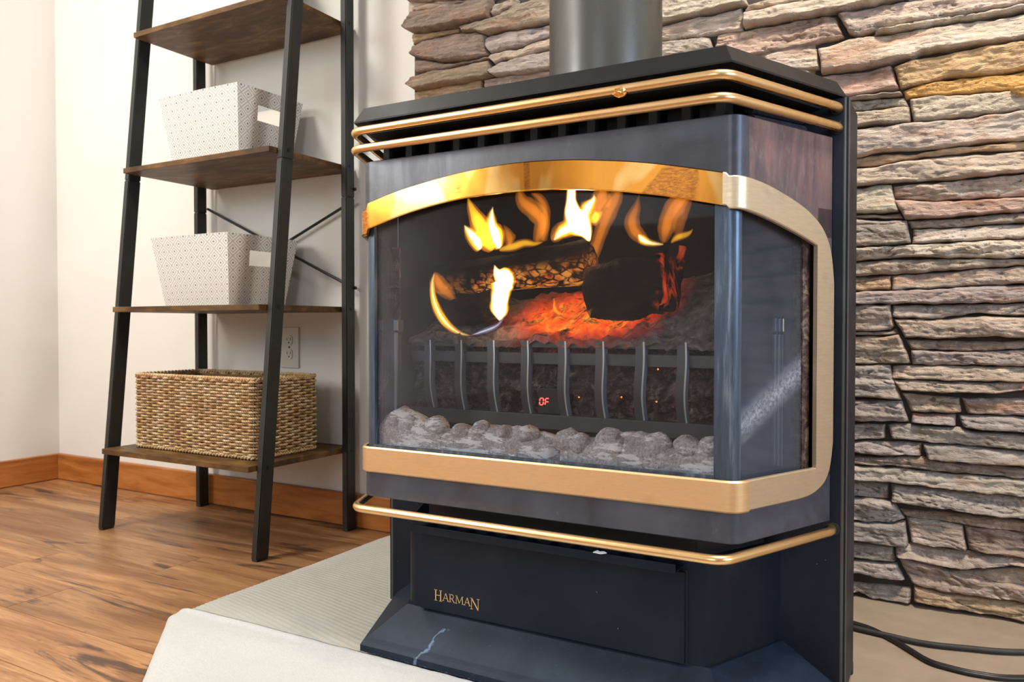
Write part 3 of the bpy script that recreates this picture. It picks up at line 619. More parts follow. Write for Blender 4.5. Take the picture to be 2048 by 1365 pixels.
for (x0, x1) in ((-2.047, -2.027), (-1.452, -1.432)):
    lo = legbar(x0, x1, 1.309, 1.347, 0.004, 0.9725, LEAN).build('leg', M_LADDER, None, True); attach(lo, sh)
    up = legbar(x0, x1, 1.309, 1.347, 0.9730, 1.82, LEAN).build('leg', M_LADDER, None, True); attach(up, sh)
    lo = legbar(x0 - 0.001, x1 - 0.001, 1.630, 1.664, 0.004, 0.911, 0).build('leg', M_LADDER, None, True); attach(lo, sh)
    up = legbar(x0 - 0.001, x1 - 0.001, 1.630, 1.664, 0.9114, 1.82, 0).build('leg', M_LADDER, None, True); attach(up, sh)
    for yy in (1.328, 1.647): attach(MB().box(x0 + 0.001, x1 - 0.001, yy - 0.017, yy + 0.017, 0.0005, 0.006, 0.001).build('foot_cap', M_CABLE), sh)
for z in SZ:
    yf = 1.309 + LEAN * z - 0.023
    b = MB().box(-2.022, -1.456, yf, 1.683, z - 0.0145, z, 0.0012).build('shelf_board', M_SHELF); attach(b, sh)
def disc(x, y, z, r, d, name='screw', mat=M_SCREW, par=sh, axis='x', n=14):
    m = MB(); ring = []
    if axis == 'x': m.tube([(x, y, z), (x + d, y, z)], r, n)
    elif axis == 'y': m.tube([(x, y, z), (x, y + d, z)], r, n)
    o = m.build(name, mat); attach(o, par); return o
for z in SZ[:4]:
    disc(-1.4325, 1.328 + LEAN * (z - 0.006), z - 0.006, 0.005, 0.0018)
    disc(-1.4335, 1.647, z - 0.006, 0.0045, 0.0018)
for z in (0.935, 0.665): disc(-1.432, 1.662, z, 0.0045, 0.004)
p1, p2 = onY(419, 418, 1.668), onY(681, 575, 1.668); p3, p4 = onY(681, 406, 1.672), onY(402, 582, 1.672)
p1[0] = -2.03; p4[0] = -2.03; p2[0] = -1.45; p3[0] = -1.45
for a, b in ((p1, p2), (p3, p4)):
    o = MB().tube([a, b], 0.0042, 8).build('cross_brace', M_LADDER, None, True); attach(o, sh)

# ------------------------------------------------------------------ patterned bins
def make_bin(name, x0, x1, y0, y1, z, h, tap, mat, hole=True, label='', group=None):
    root = empty(name, ((x0 + x1) / 2, (y0 + y1) / 2, z), label, 'storage bin', group)
    vs, fs, uv = [], [], []
    def P(side, s, t):      # s along the side 0..1, t height 0..1
        k = tap * (1 - t); a0, a1, b0, b1 = x0 + k, x1 - k, y0 + k, y1 - k
        zz = z + 0.0015 + h * t
        bow = 0.004 * math.sin(math.pi * s) * t
        if side == 0: return (a0 + (a1 - a0) * s, b0 - bow, zz)
        if side == 1: return (a1 + bow, b0 + (b1 - b0) * s, zz)
        if side == 2: return (a1 - (a1 - a0) * s, b1 + bow, zz)
        return (a0 - bow, b1 - (b1 - b0) * s, zz)
    N, Mv = 20, 14; me = bpy.data.meshes.new('body'); bm = bmesh.new(); uvl = bm.loops.layers.uv.new('UVMap'); off = 0
    for side in range(4):
        Lw = (x1 - x0) if side % 2 == 0 else (y1 - y0)
        g = [[bm.verts.new(P(side, i / N, j / Mv)) for i in range(N + 1)] for j in range(Mv + 1)]
        for j in range(Mv):
            for i in range(N):
                if hole and side in (1, 3) and 6 <= i < 14 and 8 <= j < 11: continue
                f = bm.faces.new((g[j][i], g[j][i + 1], g[j + 1][i + 1], g[j + 1][i]))
                for l, (a, b) in zip(f.loops, ((i, j), (i + 1, j), (i + 1, j + 1), (i, j + 1))): l[uvl].uv = (off + a / N * Lw, b / Mv * h)
        off += Lw
    bmesh.ops.remove_doubles(bm, verts=bm.verts, dist=0.0004); bm.to_mesh(me); bm.free(); me.materials.append(mat)
    me.uv_layers[0].active_render = True; me.uv_layers.active = me.uv_layers[0]
    o = bpy.data.objects.new('body', me); COL.objects.link(o); attach(o, root)
    lm = o.data.copy(); lm.name = 'lining'; cx_, cy_ = (x0 + x1) / 2, (y0 + y1) / 2
    for v in lm.vertices:
        v.co.x += 0.003 * (1 if v.co.x < cx_ else -1) * min(1, abs(v.co.x - cx_) / ((x1 - x0) * 0.3)); v.co.y += 0.003 * (1 if v.co.y < cy_ else -1) * min(1, abs(v.co.y - cy_) / ((y1 - y0) * 0.3))
        if v.co.z > z + h - 0.001: v.co.z += 0.0008
    lm.materials.clear(); lm.materials.append(M_BININ)
    l2 = bpy.data.objects.new('lining', lm); COL.objects.link(l2); attach(l2, root)
    bt = MB().box(x0 + tap + 0.003, x1 - tap - 0.003, y0 + tap + 0.003, y1 - tap - 0.003, z + 0.001, z + 0.004).build('bottom', M_BININ); attach(bt, root)
    return root
zb = SZ[1]; f1 = onY(307, 469, 1.41)[0]
make_bin('patterned_bin', -1.935, -1.63, 1.400, 1.648, SZ[1], 0.188, 0.026, M_BIN, True, 'white diamond patterned bin on the shelf above the wicker basket', 'diamond patterned bins on the ladder shelf')
make_bin('patterned_bin', -1.925, -1.615, 1.422, 1.655, SZ[2], 0.188, 0.026, M_BIN, True, 'white diamond patterned bin on the higher shelf', 'diamond patterned bins on the ladder shelf')
make_bin('cream_bin', -1.90, -1.62, 1.46, 1.655, SZ[3], 0.17, 0.012, M_RIBBIN, False, 'plain cream bin on the topmost shelf in view, mostly cut off')

# ------------------------------------------------------------------ wicker basket
bx0, bx1, by0, by1, bz0, bz1 = -1.972, -1.505, 1.372, 1.592, SZ[0] + 0.0005, 0.430
bask = empty('wicker_basket', (-1.74, 1.48, SZ[0]), 'rectangular woven seagrass basket on the lowest shelf', 'basket')
def rrect(x0, x1, y0, y1, r, step):
    pts = []
    for (cx, cy, a0) in ((x1 - r, y0 + r, -90), (x1 - r, y1 - r, 0), (x0 + r, y1 - r, 90), (x0 + r, y0 + r, 180)):
        for k in range(7): a = R(a0 + 15 * k); pts.append((cx + r * math.cos(a), cy + r * math.sin(a)))
    p = np.array(pts + [pts[0]]); d = np.r_[0, np.cumsum(np.hypot(*np.diff(p, axis=0).T))]; n = int(round(d[-1] / step)); n += n % 2
    t = np.linspace(0, d[-1], n, endpoint=False); X = np.interp(t, d, p[:, 0]); Y = np.interp(t, d, p[:, 1])
    nx = []
    for i in range(n):
        tx, ty = X[(i + 1) % n] - X[i - 1], Y[(i + 1) % n] - Y[i - 1]; l = math.hypot(tx, ty); nx.append((ty / l, -tx / l))
    return X, Y, nx
X_, Y_, NX_ = rrect(bx0, bx1, by0, by1, 0.018, 0.0058)
nrow = 25; mb = MB(); hh = (bz1 - 0.008 - bz0 - 0.006) / nrow
for rI in range(nrow):
    z = bz0 + 0.009 + hh * (rI + 0.5); pts = []; rad = []
    ph = rng.uniform(-0.4, 0.4)
    for i in range(len(X_)):
        s_ = math.sin(i * 2 * math.pi / 8 + (math.pi if rI % 2 else 0) + ph * 0.4)
        o_ = 0.0044 * s_; wob = 0.0012 * noise.noise(Vector((i * 0.35, rI * 3.1, 0)))
        pts.append((X_[i] + NX_[i][0] * o_, Y_[i] + NX_[i][1] * o_, z + wob)); rad.append(0.0031 + 0.0009 * noise.noise(Vector((i * 0.9, rI * 1.7, 5))))
    mb.tube(pts, rad, 6, closed=True)
o = mb.build('woven_sides', M_WICK, None, True); attach(o, bask)
mb = MB()
for i in range(0, len(X_), 4): mb.tube([(X_[i], Y_[i], bz0 + 0.004), (X_[i], Y_[i], bz1)], 0.0021, 5)
attach(mb.build('stakes', M_WICK_IN), bask)
for zz, rr_, nm in ((bz1 - 0.003, 0.0062, 'rim'), (bz0 + 0.0058, 0.0055, 'base_braid')):
    pts = []; n_ = len(X_) * 2; mb = MB()
    for strand in (0, math.pi):
        pts = []
        for i in range(n_):
            a = i / 2; i0 = int(a) % len(X_); i1 = (i0 + 1) % len(X_); f = a - int(a); x = X_[i0] * (1 - f) + X_[i1] * f; y = Y_[i0] * (1 - f) + Y_[i1] * f
            ang = i * 2 * math.pi / 8 + strand; pts.append((x + NX_[i0][0] * 0.0028 * math.cos(ang), y + NX_[i0][1] * 0.0028 * math.cos(ang), zz + 0.0026 * math.sin(ang)))
        mb.tube(pts, rr_ * 0.6, 6, closed=True)
    attach(mb.build(nm, M_WICK, None, True), bask)
attach(MB().box(bx0 + 0.006, bx1 - 0.006, by0 + 0.006, by0 + 0.008, bz0 + 0.006, bz1 - 0.01).box(bx0 + 0.006, bx1 - 0.006, by1 - 0.008, by1 - 0.006, bz0 + 0.006, bz1 - 0.01).box(bx0 + 0.006, bx0 + 0.008, by0 + 0.006, by1 - 0.006, bz0 + 0.006, bz1 - 0.01).box(bx1 - 0.008, bx1 - 0.006, by0 + 0.006, by1 - 0.006, bz0 + 0.006, bz1 - 0.01).box(bx0 + 0.006, bx1 - 0.006, by0 + 0.006, by1 - 0.006, bz0 + 0.004, bz0 + 0.006).build('inner_wall', M_WICK_IN), bask)

# ------------------------------------------------------------------ outlet
ol = empty('wall_outlet', (-1.703, YB, 0.498), 'ivory duplex wall outlet behind the ladder shelf above the basket', 'outlet')
pm = MB().box(-1.739, -1.667, YB - 0.006, YB - 0.0002, 0.437, 0.558, 0.002); attach(pm.build('cover_plate', M_PLATE), ol)
for zc in (0.519, 0.478):
    ring = []
    for k in range(20):
        a = k * math.pi / 10; ring.append((-1.703 + max(-0.0125, min(0.0125, 0.0165 * math.cos(a))), zc + 0.0155 * math.sin(a)))
    m = MB(); b = [m.bm.verts.new((x, YB - 0.006, z)) for x, z in ring]; t = [m.bm.verts.new((x, YB - 0.0085, z)) for x, z in ring]
    m.bm.faces.new(t); [m.bm.faces.new((b[i], b[(i + 1) % 20], t[(i + 1) % 20], t[i])) for i in range(20)]
    rc = m.build('receptacle', M_PLATE); attach(rc, ol)
    sl = MB().box(-1.7105, -1.709, YB - 0.0092, YB - 0.0084, zc - 0.001, zc + 0.008).box(-1.6975, -1.696, YB - 0.0092, YB - 0.0084, zc, zc + 0.008).tube([(-1.703, YB - 0.0092, zc - 0.007), (-1.703, YB - 0.0084, zc - 0.007)], 0.0024, 10).build('slots', M_SLOT)
    sub(sl, rc)
disc(-1.703, YB - 0.0075, 0.4985, 0.0028, 0.0016, par=ol, axis='y')

# ------------------------------------------------------------------ stove
CX, YH = -0.524, 0.970; A24 = R(24)
stove = empty('stove', (CX, 1.2, HZ), 'black freestanding bay-window stove with brass trim and a fire inside', 'stove')
HALF, SIDE, RC = 0.293, 0.205, 0.020
def plan(s, off=0.0, half=HALF, yfront=YH):
    """point of the housing outline at arc position s (0 = front centre), pushed outwards by off"""
    sg = 1 if s >= 0 else -1; a = abs(s); turn = math.pi / 2 - A24; t = RC * math.tan(turn / 2); arc = RC * turn
    L0 = half - t
    if a <= L0: x, y, nx, ny = a, 0, 0, -1
    elif a <= L0 + arc:
        th = (a - L0) / RC; x = L0 + RC * math.sin(th); y = RC * (1 - math.cos(th)); nx, ny = math.sin(th), -math.cos(th)
    else:
        d = a - L0 - arc; x = L0 + RC * math.sin(turn) + d * math.cos(turn); y = RC * (1 - math.cos(turn)) + d * math.sin(turn); nx, ny = math.sin(turn), -math.cos(turn)
    x += nx * off; y += ny * off
    return CX + sg * x, yfront + y
_turn = math.pi / 2 - A24; ARCX = RC * math.tan(_turn / 2); S_C0 = HALF - ARCX; S_C1 = S_C0 + RC * _turn
SMAX = S_C1 + SIDE - ARCX
def side_s(d, sg=1): return sg * (S_C1 + max(d - ARCX, 0))       # distance d along the side face from the sharp corner
def srange(a, b, step=0.012):
    xs = {a, b}; x = a
    while x < b: xs.add(x); x += step
    for c in (S_C0, S_C1):
        for k in range(9):
            for sg in (1, -1):
                q = sg * (S_C0 + (S_C1 - S_C0) * k / 8)
                if a < q < b: xs.add(q)
    xs = sorted(xs); out = [xs[0]]
    for q in xs[1:]:
        if q - out[-1] > 1e-4: out.append(q)
    out[-1] = b; return out
def wrap(name, a, b, zlo, zhi, off, thick, mat, step=0.012, ss=None, bev=0.0, par=stove, half=HALF, yfront=YH):
    ss = ss or srange(a, b, step); zl = zlo if callable(zlo) else (lambda s: zlo); zh = zhi if callable(zhi) else (lambda s: zhi)
    prof = [(0, 0), (0, 1)] if not bev else [(bev, 0), (0, 1), (0, -1), (bev, 9)]
    vs = []; n = len(ss)
    for s in ss:
        lo, hi = zl(s), zh(s)
        o1 = plan(s, off, half, yfront); o0 = plan(s, off - thick, half, yfront)
        if bev:
            ob = plan(s, off - bev, half, yfront); b2 = min(bev, (hi - lo) * 0.4)
            ring = [(o0[0], o0[1], lo), (ob[0], ob[1], lo), (o1[0], o1[1], lo + b2), (o1[0], o1[1], hi - b2), (ob[0], ob[1], hi), (o0[0], o0[1], hi)]
        else: ring = [(o0[0], o0[1], lo), (o1[0], o1[1], lo), (o1[0], o1[1], hi), (o0[0], o0[1], hi)]
        vs += ring
    k = len(ring); fs = []
    for i in range(n - 1):
        for j in range(k): fs.append((i * k + j, (i + 1) * k + j, (i + 1) * k + (j + 1) % k, i * k + (j + 1) % k))
    fs.append(tuple(range(k - 1, -1, -1))); fs.append(tuple((n - 1) * k + j for j in range(k)))
    o = mesh_obj(name, vs, fs, mat)
    bm = bmesh.new(); bm.from_mesh(o.data); bmesh.ops.recalc_face_normals(bm, faces=bm.faces); bm.to_mesh(o.data); bm.free()
    o.data.shade_smooth()
    try: o.data.set_sharp_from_angle(angle=R(35))
    except Exception: pass
    return attach(o, par) if par else o
def curve(pts):
    xs = [p[0] for p in pts]; ys = [p[1] for p in pts]
    def f(x):       # smooth (Catmull-Rom) interpolation
        if x <= xs[0]: return ys[0]
        if x >= xs[-1]: return ys[-1]
        i = max(k for k in range(len(xs) - 1) if xs[k] <= x); t = (x - xs[i]) / (xs[i + 1] - xs[i])
        def m(k):
            a, b = max(k - 1, 0), min(k + 1, len(xs) - 1); return (ys[b] - ys[a]) / (xs[b] - xs[a])
        h = xs[i + 1] - xs[i]; t2, t3 = t * t, t ** 3
        return (2 * t3 - 3 * t2 + 1) * ys[i] + (t3 - 2 * t2 + t) * h * m(i) + (-2 * t3 + 3 * t2) * ys[i + 1] + (t3 - t2) * h * m(i + 1)
    return f
f_lo = curve([(-.30, .708), (-.2, .733), (-.11, .746), (-.03, .7495), (.05, .747), (.12, .7395), (.2, .726), (.275, .709), (.30, .704)])
f_hi = curve([(-.30, .744), (-.28, .754), (-.208, .771), (-.108, .785), (-.031, .790), (.042, .788), (.1, .7825), (.183, .770), (.285, .747), (.30, .743)])
s_hi = curve([(0, .744), (.046, .739), (.087, .730), (.131, .717), (.155, .706), (.175, .692), (.19, .672), (.1975, .65), (.202, .62)])
s_lo_in = curve([(0, .704), (.046, .697), (.088, .688), (.132, .677), (.162, .668)])
s_bot = curve([(0, .332), (.115, .332), (.15, .334), (.172, .341), (.187, .352), (.197, .372), (.202, .40)])
def dist_side(s): return max(abs(s) - S_C1 + ARCX, 0) if abs(s) > S_C0 else 0
def arch_lo(s): return f_lo(s) if abs(s) <= S_C0 else s_lo_in(min(dist_side(s), 0.162))
def arch_hi(s): return f_hi(s) if abs(s) <= S_C0 else s_hi(dist_side(s))
def arch_bot(s): return 0.3295 if abs(s) <= S_C0 else s_bot(dist_side(s))
E_IN, E_OUT = side_s(0.162), side_s(0.202)
# painted housing shell
wrap('housing_top', -SMAX, SMAX, lambda s: (arch_lo(s) + 0.012), 0.820, 0.0, 0.004, M_HOUSE, bev=0.0012)
wrap('housing_bottom', -SMAX, SMAX, 0.290, 0.360, 0.0, 0.004, M_HOUSE, bev=0.0012)
for sg in (-1, 1):
    a, b = sorted((sg * side_s(0.172), sg * SMAX)); wrap('housing_side', a, b, 0.355, 0.72, 0.0, 0.004, M_HOUSE)
# brass trims
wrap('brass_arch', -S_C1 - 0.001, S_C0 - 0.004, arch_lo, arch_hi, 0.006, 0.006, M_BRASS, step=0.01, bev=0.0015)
wrap('brass_lower_band', -S_C1 - 0.001, S_C1 + 0.006, 0.3295, 0.3695, 0.006, 0.006, M_BRASS_B, bev=0.0022)
for sg in (1, -1):
    lab = 'side_trim'
    st0 = S_C0 - 0.004 if sg == 1 else S_C1 + 0.0015
    ss = [s for s in srange(st0, E_IN, 0.008)]
    fine = [E_IN + (E_OUT - E_IN) * k / 14 for k in range(15)]
    def strip(sl, lo, hi, nm):
        sl2 = sl if sg == 1 else [-q for q in sl][::-1]
        return wrap(nm, 0, 0, lo, hi, 0.006, 0.006, M_BRASS_S, ss=sl2, bev=0.0014)
    strip(ss, arch_lo, arch_hi, 'side_trim_top'); strip([S_C1 + 0.006] + [q for q in ss if q > S_C1 + 0.008] if sg == 1 else ss, arch_bot, 0.3695, 'side_trim_bottom'); strip(fine, arch_bot, arch_hi, 'side_trim_upright')
# opening liners + posts
for sg in (1, -1):
    a, b = (HALF - 0.029, S_C1 + 0.001) if sg == 1 else (-S_C1 - 0.001, -HALF + 0.018)
    wrap('corner_post', a, b, 0.352, 0.735, -0.004, 0.008, M_POST)
    a, b = sorted((sg * side_s(0.150), sg * side_s(0.166))); wrap('gasket', a, b, 0.36, 0.70, -0.008, 0.012, M_COAL)
wrap('glass_front', -HALF + 0.018, HALF - 0.028, 0.358, lambda s: f_lo(s) + 0.01, -0.010, 0.003, M_GLASS)
for sg in (1, -1):
    a, b = sorted((sg * (S_C1 + 0.001), sg * side_s(0.160))); wrap('glass_side', a, b, 0.358, lambda s: arch_lo(s) + 0.01, -0.010, 0.003, M_GLASS_S)
wrap('glass_retainer', -HALF + 0.018, HALF - 0.028, 0.360, 0.3735, -0.003, 0.004, M_POST)
# firebox interior
def poly(half, yf, side, yb=None, backhalf=None):
    dx, dy = side * math.sin(A24), side * math.cos(A24)
    p = [(CX - half, yf), (CX + half, yf), (CX + half + dx, yf + dy)]
    if yb: p += [(CX + (backhalf or half + dx), yb), (CX - (backhalf or half + dx), yb)]
    p.append((CX - half - dx, yf + dy)); return p
def shell_walls(name, pts, z0, z1, mat, t=0.004, par=stove):
    m = MB(); 
    for (a, b) in zip(pts[:-1], pts[1:]):
        a = Vector(a); b = Vector(b); d = (b - a).normalized(); nn = Vector((-d.y, d.x)) * t
        m.prism([tuple(a), tuple(b), tuple(b + nn), tuple(a + nn)], z0, z1)
    return attach(m.build(name, mat), par)
shell_walls('firebox_wall', [(CX + 0.365, 1.155), (CX + 0.27, 1.335), (CX - 0.27, 1.335), (CX - 0.365, 1.155)], 0.355, 0.80, M_BLACK)
attach(MB().prism(poly(HALF - 0.016, YH + 0.012, 0.18, 1.335, 0.27), 0.350, 0.358).build('firebox_floor', M_BLACK), stove)
attach(MB().prism(poly(HALF - 0.012, YH + 0.010, 0.19, 1.335, 0.27), 0.797, 0.803).build('firebox_roof', M_BLACK), stove)
# rear body
def oct_(h, yf, d1, hb, yb): return [(CX - h, yf), (CX + h, yf), (CX + h, yf + d1), (CX + hb, yb), (CX - hb, yb), (CX - h, yf + d1)]
m = MB()
def ring_wall(m, out, inn, z0, z1):
    n = len(out); 
    for i in range(n):
        if i == 0: continue            # front face is made of two strips below
        a, b, c, d = out[i], out[(i + 1) % n], inn[(i + 1) % n], inn[i]; m.prism([a, b, c, d], z0, z1)
ro, ri = oct_(0.396, 1.169, 0.105, 0.29, 1.40), oct_(0.392, 1.173, 0.102, 0.287, 1.396)
ring_wall(m, ro, ri, HZ + 0.0165, 0.874)
for sg in (-1, 1):
    for (xa, xb, z0, z1) in ((0.374, 0.396, HZ + 0.0165, 0.874), (0.18, 0.374, HZ + 0.0165, 0.352), (0.18, 0.374, 0.804, 0.874)): m.box(*sorted((CX + sg * xa, CX + sg * xb)), 1.165, 1.169, z0, z1)
attach(m.build('rear_body', M_STOVE, None, False), stove)
for sg in (1, -1):     # rounded upright edge of the rear body
    x = CX + sg * 0.3935; attach(MB().tube([(x - sg * 0.002, 1.1705, HZ + 0.0165), (x - sg * 0.002, 1.1705, 0.874)], 0.0060, 14).build('corner_edge', M_PIPE, None, True), stove)
# pedestal
ped = [(-0.767, 1.02), (-0.279, 1.02), (-0.2125, 1.169), (-0.8335, 1.169)]
def rounded(poly_, idx, r):
    out = []
    for i, p in enumerate(poly_):
        if i not in idx: out.append(p); continue
        p = Vector(p); a = (Vector(poly_[i - 1]) - p).normalized(); b = (Vector(poly_[(i + 1) % len(poly_)]) - p).normalized()
        for k in range(6):
            t = k / 5; q = (p + a * r) * (1 - t) ** 2 + p * 2 * t * (1 - t) + (p + b * r) * t * t; out.append(tuple(q))
    return out
attach(MB().prism(rounded(ped, (0, 1), 0.014), 0.10, 0.246).build('pedestal', M_STOVE, None, True), stove)
ped2 = [(-0.745, 1.045), (-0.30, 1.045), (-0.235, 1.169), (-0.81, 1.169)]
attach(MB().prism(ped2, 0.246, 0.352).build('neck', M_VOID), stove)
dr = attach(MB().box(-0.7395, -0.3085, 1.0135, 1.0198, 0.1095, 0.233, 0.0008).build('ash_door', M_STOVE), stove)
attach(MB().box(-0.7425, -0.3058, 1.0188, 1.0199, 0.1075, 0.2345).build('door_gap', M_VOID), stove)
lp = MB().box(-0.738, -0.311, 0.981, 0.984, 0.2395, 0.2515, 0.0008).box(-0.738, -0.311, 0.984, 1.02, 0.2395, 0.2415).build('grille_lip', M_STOVE); attach(lp, stove)
for k in range(12):
    x = -0.722 + k * 0.0355
    m = MB().prism([(x, 0.984), (x + 0.003, 0.984), (x + 0.008, 1.020), (x + 0.005, 1.020)], 0.2415, 0.2475); attach(m.build('grille_fin', M_STOVE), stove)
sx_ = float(onY(1200, 1106, 0.984)[0])
scrap = tag(MB().prism([(sx_ - 0.008, 0.9785), (sx_ + 0.004, 0.9765), (sx_ + 0.010, 0.984), (sx_ + 0.004, 0.989), (sx_ - 0.001, 0.985), (sx_ - 0.006, 0.990)], 0.2517, 0.2527).build('paper_scrap', M_PAPER), 'small white scrap of paper on the grille below the lower brass rail', 'scrap')
# base
b0 = [(-0.814, 0.954), (-0.232, 0.954), (-0.137, 1.167), (-0.909, 1.167)]
def off_poly(p, d):    # inset of the base outline (front and two slanted sides, straight back)
    k = (1 - math.sin(A24)) / math.cos(A24); dx, dy = d * k, d
    e = d / math.cos(A24)
    return [(p[0][0] + dx, p[0][1] + dy), (p[1][0] - dx, p[1][1] + dy), (p[2][0] - e, p[2][1]), (p[3][0] + e, p[3][1])]
m = MB(); lv = [(0, HZ + 0.0162), (0, 0.0665 - 0.010), (0.004, 0.0665 - 0.004), (0.010, 0.0665), (0.0665, 0.1085)]
rings = []
for d, z in lv:
    rings.append([m.bm.verts.new((x, y, z)) for x, y in off_poly(b0, d)])
for A_, B_ in zip(rings[:-1], rings[1:]):
    for i in range(4): m.bm.faces.new((A_[i], A_[(i + 1) % 4], B_[(i + 1) % 4], B_[i]))
m.bm.faces.new(rings[-1]); m.bm.faces.new(rings[0][::-1])
def m_base():
    n = NT('dusty_stove_paint'); v = n.coord(); geo = n.add('NewGeometry'); p = n.add('SeparateXYZ'); n.l.new(geo.outputs['Position'], p.inputs[0])
    fine = n.noise(v, 230, 4, 0.8); g = n.noise(v, 14, 5, 0.65)
    c = n.mix(n.ramp(g, [(0.4, 0.0), (0.8, 0.8)]), (0.008, 0.013, 0.024), (0.022, 0.036, 0.06))
    c = n.mix(n.ramp(fine, [(0.66, 0.0), (0.78, 0.5)]), c, (0.22, 0.3, 0.42))
    # smear of dust running down the slope and over the lip
    line = n.math('SUBTRACT', p.outputs[0], n.math('MULTIPLY_ADD', p.outputs[2], 0.75, -0.745))
    line = n.math('ADD', line, n.math('MULTIPLY_ADD', n.noise(v, 36, 3), 0.05, -0.025))
    sm = n.math('SUBTRACT', 1.0, n.math('MULTIPLY', n.math('ABSOLUTE', line), 330.0), clamp=True)
    c = n.mix(n.math('MULTIPLY', n.math('MULTIPLY', sm, n.math('LESS_THAN', p.outputs[1], 0.998)), n.ramp(fine, [(0.3, 0.2), (0.6, 0.7)])), c, (0.25, 0.36, 0.52))
    lipd = n.math('MULTIPLY', n.math('LESS_THAN', p.outputs[2], 0.048), n.ramp(fine, [(0.5, 0.0), (0.7, 0.5)]))
    c = n.mix(lipd, c, (0.2, 0.3, 0.45))
    n.bump(fine, 0.15, 0.0006); return n.set(c, 0.45, 0, 0.26, Specular_Tint=(0.74, 0.86, 1.0, 1))
attach(m.build('base', m_base()), stove)
for (x, y) in ((-0.143, 1.29), (-0.905, 1.29)): attach(MB().tube([(x, y, HZ - 0.001), (x, y, 0.046)], 0.014, 18).build('leveling_foot', M_SCREW, None, True), stove)
# top slab
def slabp(h1, yf, h2, ys, ye, hb, yb): return [(CX - h1, yf), (CX + h1, yf), (CX + h2, ys), (CX + h2, ye), (CX + hb, yb), (CX - hb, yb), (CX - h2, ye), (CX - h2, ys)]
lo_ = slabp(0.291, 0.9455, 0.392, 1.171, 1.283, 0.288, 1.405); hi_ = slabp(0.281, 0.957, 0.379, 1.176, 1.279, 0.282, 1.397)
attach(MB().prism(lo_, 0.8775, 0.900, 0.0, hi_).build('top_slab', M_TOP), stove)
attach(MB().prism(slabp(0.291, 0.9455, 0.392, 1.171, 1.283, 0.288, 1.405), 0.8750, 0.8775).build('slab_lip', M_TOP), stove)
inn = slabp(0.278, 0.967, 0.36, 1.165, 1.26, 0.28, 1.39)
attach(MB().prism(inn, 0.862, 0.875).build('under_slab', M_VOID), stove)
attach(MB().prism([(CX - 0.236, 1.035), (CX + 0.236, 1.035), (CX + 0.31, 1.166), (CX - 0.31, 1.166)], 0.803, 0.862).build('heat_chamber', M_VOID), stove)
M_RUST = NT('rusted_steel'); _g = M_RUST.noise(M_RUST.coord(), 40, 5, 0.7); M_RUST = M_RUST.set(M_RUST.ramp(_g, [(0.35, (0.03, 0.035, 0.05)), (0.5, (0.10, 0.10, 0.12)), (0.62, (0.09, 0.03, 0.015)), (0.75, (0.2, 0.22, 0.26))]), 0.4, 0.4)
for sg in (1, -1):       # rusty curved tubes seen between the rails at the sides
    for z in (0.832, 0.852):
        a = (CX + sg * 0.285, 1.065, z); b = (CX + sg * 0.335, 1.162, z); attach(MB().tube([a, b], 0.0098, 14).build('heat_tube', M_RUST, None, True), stove)
for k in range(13):
    x = CX - 0.265 + k * 0.0442; attach(MB().box(x - 0.006, x + 0.006, 0.992, 1.034, 0.806, 0.856, 0.001).build('vent_fin', M_FIN), stove)
attach(MB().prism(poly(HALF - 0.006, YH + 0.006, 0.19), 0.8005, 0.8045).build('housing_deck', M_VOID), stove)
# brass rails
def rail(z, half, yf, end_y, name, r=0.0062, rc=0.020):
    pts = []
    dx = (end_y - yf) * math.tan(A24)
    P = [Vector((CX - half - dx - 0.004, end_y + 0.016, z)), Vector((CX - half - dx, end_y, z)), Vector((CX - half, yf, z)), Vector((CX + half, yf, z)), Vector((CX + half + dx, end_y, z)), Vector((CX + half + dx + 0.004, end_y + 0.016, z))]
    P[0].x = CX - half - dx + 0.008; P[-1].x = CX + half + dx - 0.008
    out = [P[0]]
    for i in range(1, 5):
        rr = rc if i in (2, 3) else 0.012; a = (P[i - 1] - P[i]).normalized(); b = (P[i + 1] - P[i]).normalized()
        for k in range(9): t = k / 8; out.append((P[i] + a * rr) * (1 - t) ** 2 + P[i] * 2 * t * (1 - t) + (P[i] + b * rr) * t * t)
    out.append(P[-1]); m = MB().tube(out, r, 16); return attach(m.build(name, M_RAIL, None, True), stove)
rail(0.8595, 0.286, 0.936, 1.160, 'brass_rail'); rail(0.8325, 0.286, 0.936, 1.160, 'brass_rail'); rail(0.2785, 0.286, 0.936, 1.152, 'brass_rail')
for z in (0.8595, 0.8325, 0.2785):
    for sg in (1, -1): disc(CX + sg * 0.381, 1.1625, z, 0.0085, 0.003, 'rail_socket', M_VOID, stove, 'y')
kn = MB(); bmesh.ops.create_icosphere(kn.bm, subdivisions=3, radius=0.0075)
for v in kn.bm.verts:  # lumpy joint
    v.co *= 1 + 0.35 * noise.noise(v.co * 260); v.co = Vector((v.co.x * 1.5, v.co.y, v.co.z)) + Vector(onY(1243, 184, 0.936))
attach(kn.build('rail_joint', M_BRASS, None, True), stove)
